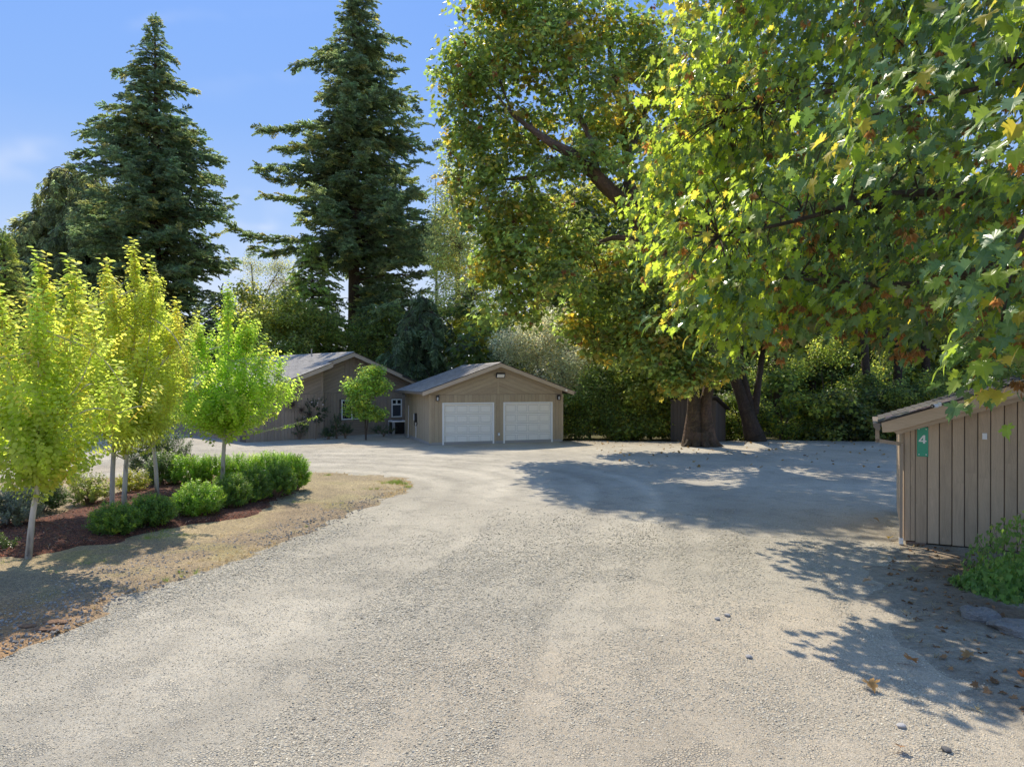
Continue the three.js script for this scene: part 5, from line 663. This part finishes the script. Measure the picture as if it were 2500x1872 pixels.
// ---------- the near maple whose branches hang in from the right ----------
{
  const r = rngOf(1001), t = thing('near_maple_tree', 'near maple whose big lobed leaves hang in from the upper right', 'tree', [10.6, -.1, -9.2]), rel = (v) => v.clone().sub(t.position), bc = barkCol([1.0, .95, .88], .15, 7);
  mesh('trunk', limb([V(0, 0, 0), V(0, 2.5, 0), V(-.3, 5, -.2), V(-.6, 8, -.6), V(-.6, 12, -1)], [.5, .4, .36, .26, .1], 14, .12, 3, bc, 20), M.bark, t);
  const lobes = [ // centre x, height, depth; radii; leaves
    [4.35, 7.4, 17.5, 2.0, 2.2, 2.1, 1800], [3.2, 5.6, 12.2, 1.0, 1.15, 1.1, 480], [4.7, 9.2, 16.6, 2.3, 2.1, 2.4, 1350], [5.6, 5.6, 14, 2.0, 1.7, 2.2, 1100], [6.6, 8.0, 12.6, 2.7, 2.5, 2.6, 1500], [5.4, 11.2, 14.5, 2.8, 2, 2.6, 1500], [5.6, 13.6, 16.5, 3, 2.2, 3, 1300], [8, 12, 12, 3, 2.5, 3, 900], [7.6, 10, 13.5, 2.2, 2, 2.2, 700], [9.5, 8.5, 17.5, 3, 3, 2.6, 900], [10.5, 5.5, 15.5, 2.4, 1.6, 2.2, 500], [7.5, 12, 18.5, 3, 2.4, 2.6, 700], [7.4, 5.8, 10.5, 1.9, 1.6, 1.9, 800], [6.6, 4.6, 11.8, 1.6, .9, 1.6, 600], [7.6, 8.4, 9.5, 2.2, 2, 2, 900], [5.2, 6.0, 7.0, 1.1, .8, .9, 110], [5.3, 4.55, 7.4, .9, .55, .8, 75], [5.65, 3.55, 8.9, .55, .7, .6, 85], [6.0, 4.4, 8.9, .8, .5, .7, 80], [4.5, 6.6, 9.5, 1.1, .8, 1.2, 110], [5.0, 8.2, 8.2, 1.3, .8, 1, 120], [4.3, 4.45, 12.6, 1.15, .75, 1.1, 300], [3.0, 4.5, 12, .95, .7, 1, 260]];
  const limbs = [[[10, 5.5, 9.5], [8.2, 5.9, 10.5], [6.6, 6.7, 13.4], [4.6, 6.6, 17]], [[10, 6.5, 9.7], [8.4, 8, 10.8], [6.8, 8.8, 13.4], [5, 9.4, 16.4]], [[10, 4.6, 9.2], [8, 5.2, 8.6], [6.2, 5.95, 7.9], [5.1, 6.0, 7.1]], [[10, 5, 9.2], [7.8, 5.1, 9.8], [6.5, 4.8, 11.4], [5.4, 5.2, 13.6]], [[10.1, 8, 9.8], [8.2, 9.2, 9.6], [6.2, 8.9, 8.9], [5, 8.3, 8.3]], [[8.2, 5.9, 10.5], [6.8, 5.2, 9.6], [6.05, 4.0, 8.9]], [[6.4, 6.5, 12.8], [4.8, 6.0, 12.4], [3.5, 5.7, 12.2]], [[8.4, 8, 10.8], [6.6, 7.4, 10.2], [4.8, 6.8, 9.6]]].map((l) => l.map(([x, y, d]) => rel(V(x, y, -d))));
  limbs.forEach((l, i) => mesh('limb', limb(l, i < 5 ? [.13, .1, .06, .025] : [.05, .035, .015], 8, .1, i, bc, 16), M.bark, t));
  const lp = []; limbs.forEach((l) => { const c = new THREE.CatmullRomCurve3(l); for (let k = 2; k <= 14; k++) lp.push(c.getPoint(k / 14)); });
  const GEO = [1, 2, 3, 4].map((s) => { const q = rngOf(1100 + s), P = [], C = []; addLeaf(P, C, 'bigmaple', one, [1, 1, 1], .15 + q() * .5, .05 + q() * .6, [1.12, 1.08, 1.05]); const st = V(0, 0, 0), e = V(.02, .08, -.55); for (const [a, b] of [[0, 2.1], [2.1, 4.2], [4.2, 6.3]]) { P.push(Math.cos(a) * .012, Math.sin(a) * .012, 0, Math.cos(b) * .012, Math.sin(b) * .012, 0, e.x, e.y, e.z); for (let k = 0; k < 3; k++) C.push(1.7, 1.3, 1.6); } return tris(P, C); });
  const leaves = [], twigs = [], seeds = [];
  for (const [x0, y, d, rx, ry, rz, n] of lobes) for (let k = 0; k < n * 1.22;) {
    const x = x0 + .32;
    const dd = randDir(r), s = Math.pow(r(), .4), c = V(x + dd.x * rx * s, y + dd.y * ry * s, -d + dd.z * rz * s), out = V(c.x - 9.2, 0, c.z + 9.8).normalize(), m = 5 + r() * 7 | 0, R = .26 + .14 * r(), q = rel(c), nl = lp.reduce((a, b) => (b.distanceTo(q) < a.distanceTo(q) ? b : a)); if (twigs.length < 420 && k % 2 === 0) twigs.push(limb([nl, nl.clone().lerp(q, .55).add(V(0, .12, 0)), q], [.016, .011, .005], 4, 0, 1, bc, 5));
    const hueY = r() < .07, cl = (.8 + .4 * r());
    for (let i = 0; i < m; i++, k++) { const a = randDir(r), p = c.clone().addScaledVector(a, R), tip = V(a.x * .8 + out.x * .6, -.55 - r() * .5, a.z * .8 + out.z * .6), up = V((r() - .5) * .9 + out.x * .25, 1, (r() - .5) * .9 + out.z * .25), size = (.1 + .12 * r()) * (d < 10 ? 1.25 : 1), f = frame(rel(p), tip, up, size); leaves.push({ m: f, g: r() * 4 | 0, dark: r() < (p.x > 5.2 ? .68 : .42), p, s: size / Math.hypot(p.x, p.y - H, p.z), c: hueY || r() < .04 ? vary(r, [.75, .64, .07], .25) : vary(r, [.42 * cl, .58 * cl, .06 * cl], .2, .2) }); }  // more dark leaves to the right: the crown's shade put into leaf colour
    if (r() < (y < 6.2 && x > 4.4 ? .42 : .1)) seeds.push({ m: place(rel(c).add(V(0, -.15, 0)), r, .17 + .13 * r(), .3), c: vary(r, [.5, .27, .08], .35) });
  }
  // the leaves that show largest are parts of their own; the rest of the crown is one mass
  const seen = leaves.filter((l) => { const d = -l.p.z, px = CX + l.p.x / d * F, py = HZ - (l.p.y - H) / d * F; return d > .3 && px > 1300 && px < 2480 && py > 20 && py < 1150; }).sort((a, b) => b.s - a.s), big = new Set(seen.slice(0, 290));
  const mats = [[.12, .22, .065], [.4, .56, .06], [.15, .27, .07], [.7, .6, .07]].map((c, i) => leafMat(i % 2 ? .76 : .36, .85, .27, { color: rgb(...c) }));
  for (const l of big) { const m = mesh('maple_leaf', GEO[l.g], mats[l.c[0] > .6 && l.c[1] < l.c[0] * 1.1 ? 3 : r() * 3 | 0], t); m.applyMatrix4(l.m); }
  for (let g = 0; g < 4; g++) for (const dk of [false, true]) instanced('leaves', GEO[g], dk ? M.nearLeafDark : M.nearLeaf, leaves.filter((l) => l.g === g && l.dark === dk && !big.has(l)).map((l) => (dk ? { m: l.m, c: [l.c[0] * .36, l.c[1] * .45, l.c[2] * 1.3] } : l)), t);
  instanced('seed_clusters', seedClump, M.needle, seeds, t); const tw = mesh('twigs', mergeGeometries(twigs), M.bark, t); tw.userData.kind = 'stuff';
}
// ---------- ivy, litter, stones, grass ----------
{
  const r = rngOf(1201), ivy = thing('ivy_mound', 'mound of green ivy at the right edge before the shed', 'ivy', [8.05, -.03, -11.5]), P = [1, 2].map((s) => { const A = [], C = []; addLeaf(A, C, 'ivy', one, [1, 1, 1], .2, .2, [1.1, 1.1, 1.05]); return tris(A, C); }), L = [[], []], st = [];
  const lobesI = [[.9, .1, -.3, 1.4, 1.0, 1.2], [.0, 0, .5, 1.0, .62, .9], [-.5, 0, .3, .6, .35, .6], [1.6, .1, .7, 1.2, .8, 1], [.35, 0, 1.15, .8, .42, .6]];
  for (let k = 0; k < 5200; k++) { const b = lobesI[k % 5], d = randDir(r); d.y = Math.abs(d.y); const s = .82 + .22 * r(), lump = .85 + .3 * fbm(d.x * 3 + k % 5, d.z * 3 + d.y * 2, 2, 4), p = V(b[0] + d.x * b[3] * s * lump, b[1] + d.y * b[4] * s * lump, b[2] + d.z * b[5] * s * lump); const nrm = V(d.x, d.y * 1.1 + .25, d.z).add(randDir(r).multiplyScalar(.55)).normalize(), tip = V(d.x * .4 + (r() - .5) * .8, -.8, d.z * .4 + (r() - .5) * .8); L[k % 2].push({ m: frame(p, tip, nrm, .06 + .05 * r()), c: vary(r, r() < .1 ? [.5, .62, .14] : [.26, .44, .09], .28, .15) }); if (k % 60 === 0) { const q = V(p.x * 1.02, Math.max(.02, p.y + .02), p.z * 1.02); st.push(bent([V(p.x * .6, Math.max(.02, p.y * .5), p.z * .6), q, q.clone().add(V((r() - .5) * .25, -.05 + .12 * r(), .1 * r()))], .004, 4, 4)); } }
  L.forEach((l, i) => instanced('foliage', P[i], M.glossy, l, ivy)); const m = mesh('stems', mergeGeometries(st), M.twig, ivy); m.userData.kind = 'stuff';
  // loose stones of the gravel
  const rock = (seed, det = 1) => { const g = new THREE.IcosahedronGeometry(1, det), p = g.attributes.position, q = V(0, 0, 0); for (let i = 0; i < p.count; i++) { q.fromBufferAttribute(p, i); const k = .72 + .55 * vnoise(q.x * 1.6 + seed * 7 + 20, q.y * 1.6 + q.z * 2.3 + 20, seed); p.setXYZ(i, q.x * k * 1.15, q.y * k * .5, q.z * k * .95); } g.computeVertexNormals(); return g; }, R0 = [1, 2, 3].map((s) => rock(s, 0)), LS = [[], [], []];
  const size0 = () => .006 + .012 * r() * r() + (r() < .06 ? .008 : 0);
  for (let n = 0, k = 0; n < 210000 && k < 900000; k++) {
    const d = 5.2 * Math.pow(19 / 5.2, r()), x = (r() * 2 - 1) * .78 * d, z = -d; if (x < -2 && inside(island, x, z) && edgeDist(island, x, z) > .25) continue; const c = coarse(x, z); if (r() > (.5 + c * .5) * sstep(19.5, 12, d)) continue; n++;
    const s = size0() * (.46 + c * .36) * clamp(.7 + d / 16, .9, 1.6), e = new THREE.Quaternion().setFromEuler(new THREE.Euler((r() - .5) * .9, r() * 6.28, (r() - .5) * .9)), t = (.32 + .2 * r() + (r() < .05 ? .16 : 0) - (r() < .15 ? .08 : 0)); LS[n % 3].push({ m: new THREE.Matrix4().compose(V(x, gravelY(x, z) + .02 * (c - .4) * fbm(x * 3.1, z * 3.1, 3, 52) + s * .22, z), e, V(s, s, s)), c: [t * 1.2, t * 1.07, t * .79] });
  }
  const gr = thing('loose_gravel', 'loose grey stones scattered over the gravel driveway', 'gravel'); gr.userData.kind = 'stuff'; LS.forEach((l, i) => instanced('stones', R0[i], M.stone, l, gr));
  // clods and pebbles on the dry lawn
  { const L2 = [[], [], []]; for (let n = 0, k = 0; n < 9000 && k < 90000; k++) { const d = lerp(8.5, 22, r()), x = -r() * .75 * d, z = -d; if (!inside(island, x, z) || inside(bed, x, z)) continue; const q = fbm(x * .45 + 2, z * .45, 4, 35); if (r() > sstep(.42, .62, q) + .06) continue; n++; const s = .006 + .022 * r() ** 3, t = .2 + .17 * r(); L2[n % 3].push({ m: new THREE.Matrix4().compose(V(x, gravelY(x, z) + .055, z), new THREE.Quaternion().setFromEuler(new THREE.Euler(r(), r() * 6, r())), V(s, s, s)), c: [t, t * .9, t * .74] }); } const cl = thing('lawn_pebbles', 'small stones and clods on the dry lawn strip', 'pebbles'); cl.userData.kind = 'stuff'; L2.forEach((l, i) => instanced('stones', R0[i], M.stone, l, cl)); }
  // tufts
  const tuft = (seed, n, lean) => { const q = rngOf(seed), A = [], C = []; for (let k = 0; k < n; k++) { const a = q() * 6.28, b = V(Math.cos(a) * .22 * q(), 0, Math.sin(a) * .22 * q()), tp = b.clone().add(V(Math.cos(a) * lean * q(), .5 + .5 * q(), Math.sin(a) * lean * q())), w = V(-Math.sin(a), 0, Math.cos(a)).multiplyScalar(.03); A.push(b.x - w.x, 0, b.z - w.z, b.x + w.x, 0, b.z + w.z, tp.x, tp.y, tp.z); const g = .8 + .5 * q(); for (let i = 0; i < 3; i++) C.push(g, g, g); } return tris(A, C); }, TF = [tuft(1, 14, .7), tuft(2, 14, 1.1)];
  const LG = [[], []]; for (let k = 0; k < 26000; k++) { const d = lerp(8.3, 26, Math.sqrt(r())), x = -r() * .74 * d, z = -d; const s = signed(island, x, z); if (s < .05 || signed(bed, x, z) > .0) continue; const q = fbm(x * .45 + 2, z * .45, 4, 35), gq = fbm(x * 1.1 + 30, z * 1.1, 3, 37); if (r() < sstep(.42, .58, q) * .93) continue; const green = gq > .66 && r() < .75, sc = (green ? .06 + .07 * r() : .03 + .055 * r()); LG[k % 2].push({ m: new THREE.Matrix4().compose(V(x, gravelY(x, z) + .03, z), new THREE.Quaternion().setFromAxisAngle(V(0, 1, 0), r() * 6.28), V(sc * 1.6, sc, sc * 1.6)), c: vary(r, green ? [.26, .36, .06] : [.56, .44, .23], .25, .1) }); }
  const dg = thing('dry_grass', 'short straw coloured grass with green tufts on the lawn strip', 'grass'); dg.userData.kind = 'stuff'; LG.forEach((l, i) => instanced('tufts', TF[i], M.grass, l, dg));
  { const A = [[], []]; for (let k = 0; k < 520; k++) { const d = lerp(7, 15.5, r()), x = lerp(4.2, 11, r()), z = -d; if (signed(rightYard, x, z) < .1) continue; const sc = .04 + .07 * r(); A[k % 2].push({ m: new THREE.Matrix4().compose(V(x, gravelY(x, z) + .01, z), new THREE.Quaternion().setFromAxisAngle(V(0, 1, 0), r() * 6.28), V(sc * 2, sc * .55, sc * 2)), c: vary(r, [.5, .4, .22], .3) }); } const o = thing('dry_grass', 'pale dry grass wisps on the shaded ground before the shed', 'grass'); o.userData.kind = 'stuff'; A.forEach((l, i) => instanced('tufts', TF[i], M.grass, l, o)); }
  { // mulch chips and leaf litter
    const chip = tris([-.5, 0, -.12, .5, .02, -.1, .48, .03, .12, -.5, 0, -.12, .48, .03, .12, -.46, .05, .1]), A = []; for (let n = 0; n < 14000; n++) { const x = lerp(-17, -5.6, r()), z = lerp(-24, -12, r()); if (signed(bed, x, z) < .05) continue; const s = .03 + .06 * r(), t = .06 + .16 * r() * r(); A.push({ m: new THREE.Matrix4().compose(V(x, gravelY(x, z) + .15 + .09 * sstep(0, 2, signed(bed, x, z)) * fbm(x * .3, z * .3, 2, 3) + .02 * r(), z), new THREE.Quaternion().setFromEuler(new THREE.Euler((r() - .5) * .9, r() * 6.28, (r() - .5) * .9)), V(s, s, s)), c: [t * 1.35, t * .85, t * .62] }); } const mc = thing('mulch_chips', 'loose reddish brown bark chips over the planting bed', 'mulch'); mc.userData.kind = 'stuff'; instanced('chips', chip, M.stone, A, mc);
    const lf = (() => { const P2 = [], C2 = []; addLeaf(P2, C2, 'maple', one, [1, 1, 1], .5, .5); return tris(P2, C2); })(), B = []; for (let n = 0; n < 900; n++) { const d = lerp(7, 15, r()), x = lerp(4.4, 10, r()), z = -d; if (signed(rightYard, x, z) < .25) continue; B.push({ m: new THREE.Matrix4().compose(V(x, gravelY(x, z) + .035, z), new THREE.Quaternion().setFromEuler(new THREE.Euler((r() - .5), r() * 6.28, (r() - .5))), V(1, 1, 1).multiplyScalar(.03 + .06 * r())), c: vary(r, [.3, .17, .08], .5) }); }
    for (let n = 0; n < 150; n++) { const d = lerp(27, 39.5, r()), x = lerp(4, 24, r()); B.push({ m: new THREE.Matrix4().compose(V(x, .03, -d), new THREE.Quaternion().setFromEuler(new THREE.Euler((r() - .5), r() * 6.28, (r() - .5))), V(1, 1, 1).multiplyScalar(.09 + .08 * r())), c: vary(r, [.36, .22, .07], .4) }); }
    const li = thing('leaf_litter', 'scattered brown fallen leaves on the ground at the right', 'leaf litter'); li.userData.kind = 'stuff'; instanced('fallen_leaves', lf, M.grass, B, li);
  }
  // single dry leaves and stones that stand out
  const curled = (seed) => { const q = rngOf(seed), P2 = [], C2 = []; addLeaf(P2, C2, 'bigmaple', one, [1, 1, 1], .3 + .4 * q(), .25 + .3 * q(), [.8, .75, .7]); const g = tris(P2, C2); g.rotateX(.3 * q()); g.computeBoundingBox(); g.translate(0, -g.boundingBox.min.y, 0); return g; };
  [[2121, 1683, .2, 'curled tan maple leaf lying alone on the gravel, nearest the camera', [.5, .3, .11]], [2218, 1629, .19, 'orange dry leaf on the gravel beside the tree shadow edge', [.5, .24, .08]], [2128, 1430, .2, 'pale curled leaf on the gravel left of the ivy shade', [.62, .46, .3]], [2237, 1396, .18, 'yellowish curled leaf in the shade before the shed', [.5, .42, .2]], [2494, 1676, .2, 'orange leaf at the right edge in dappled shade', [.6, .22, .06]], [2177, 1320, .16, 'small yellow leaf near the shed corner', [.6, .45, .12]], [2370, 1612, .17, 'brown leaf in the middle of the lower right shadow', [.4, .24, .1]], [2135, 1275, .17, 'dry leaf in the maple shade near the shed corner', [.42, .3, .14]], [2200, 1842, .12, 'small brown leaf near the bottom among loose stones', [.42, .25, .12]]].forEach(([px, py, s, lab, c], i) => { const p = G(px, py), t = thing('fallen_leaf', lab, 'leaf', [p.x, gravelY(p.x, p.z) + .012, p.z], i * 1.9); mesh('blade', curled(i + 1), leafMat(.3, .05, .5, { color: rgb(...c) }), t).scale.setScalar(s * .8); mesh('stalk', bent([V(0, .05 * s, 0), V(.02, .1 * s, -.3 * s), V(.05, .1 * s, -.6 * s)], .003, 4), M.twig, t); });
  [[2203, 1778, .062, 'white rounded stone among loose gravel at lower right', .42], [2313, 1836, .07, 'dark flat stone near the bottom right corner', .12], [1776, 1506, .065, 'pale angular stone, upper one of a pair on the driveway', .36], [1752, 1515, .06, 'grey stone, lower left one of a pair on the driveway', .34], [1829, 1608, .06, 'pale flat stone in the coarse patch of the driveway', .36], [2034, 1614, .045, 'small white stone right of the coarse patch', .4], [214, 1508, .065, 'orange brown clod at the lawn edge', .3]].forEach(([px, py, s, lab, v], i) => { const p = G(px, py), m = mesh('stone', rock(30 + i, 2), mat([v, v * (i === 10 ? .6 : .965), v * (i === 10 ? .35 : .91)], { bumpMap: granTex, bumpScale: .004 })); m.position.set(p.x, gravelY(p.x, p.z) + s * .3, p.z); m.rotation.y = i * 1.3; m.scale.setScalar(s * .62); tag(m, lab, 'stone'); });
  [[2392, 1510, .24, 'grey weathered rock half under the ivy', .34], [2488, 1548, .3, 'tan boulder at the right edge below the ivy', .36]].forEach(([px, py, s, lab, v], i) => { const p = G(px, py), m = mesh('boulder', rock(50 + i, 3), mat([v, v * .92, v * .82], { bumpMap: soilTex.bump, bumpScale: .03, map: soilTex.map })); m.position.set(p.x, s * .15, p.z); m.rotation.y = 1 + i; m.scale.setScalar(s); tag(m, lab, 'boulder'); });
  [[62, 1540, 'red'], [130, 1530, 'red'], [110, 1548, 'red']].forEach(([px, py], i) => { const p = G(px, py), m = mesh('dirt_clod', rock(60 + i, 2), mat([.3, .17, .09], { bumpMap: soilTex.bump, bumpScale: .02 })); m.position.set(p.x, .06, p.z); m.scale.set(.1 + .03 * i, .06, .08); tag(m, ['small reddish dirt clod, left of three at the lawn corner', 'largest reddish dirt clod, right of three at the lawn corner', 'reddish dirt clod between the two others at the lawn corner'][i], 'dirt clod'); });
}
renderer.render(scene, camera);
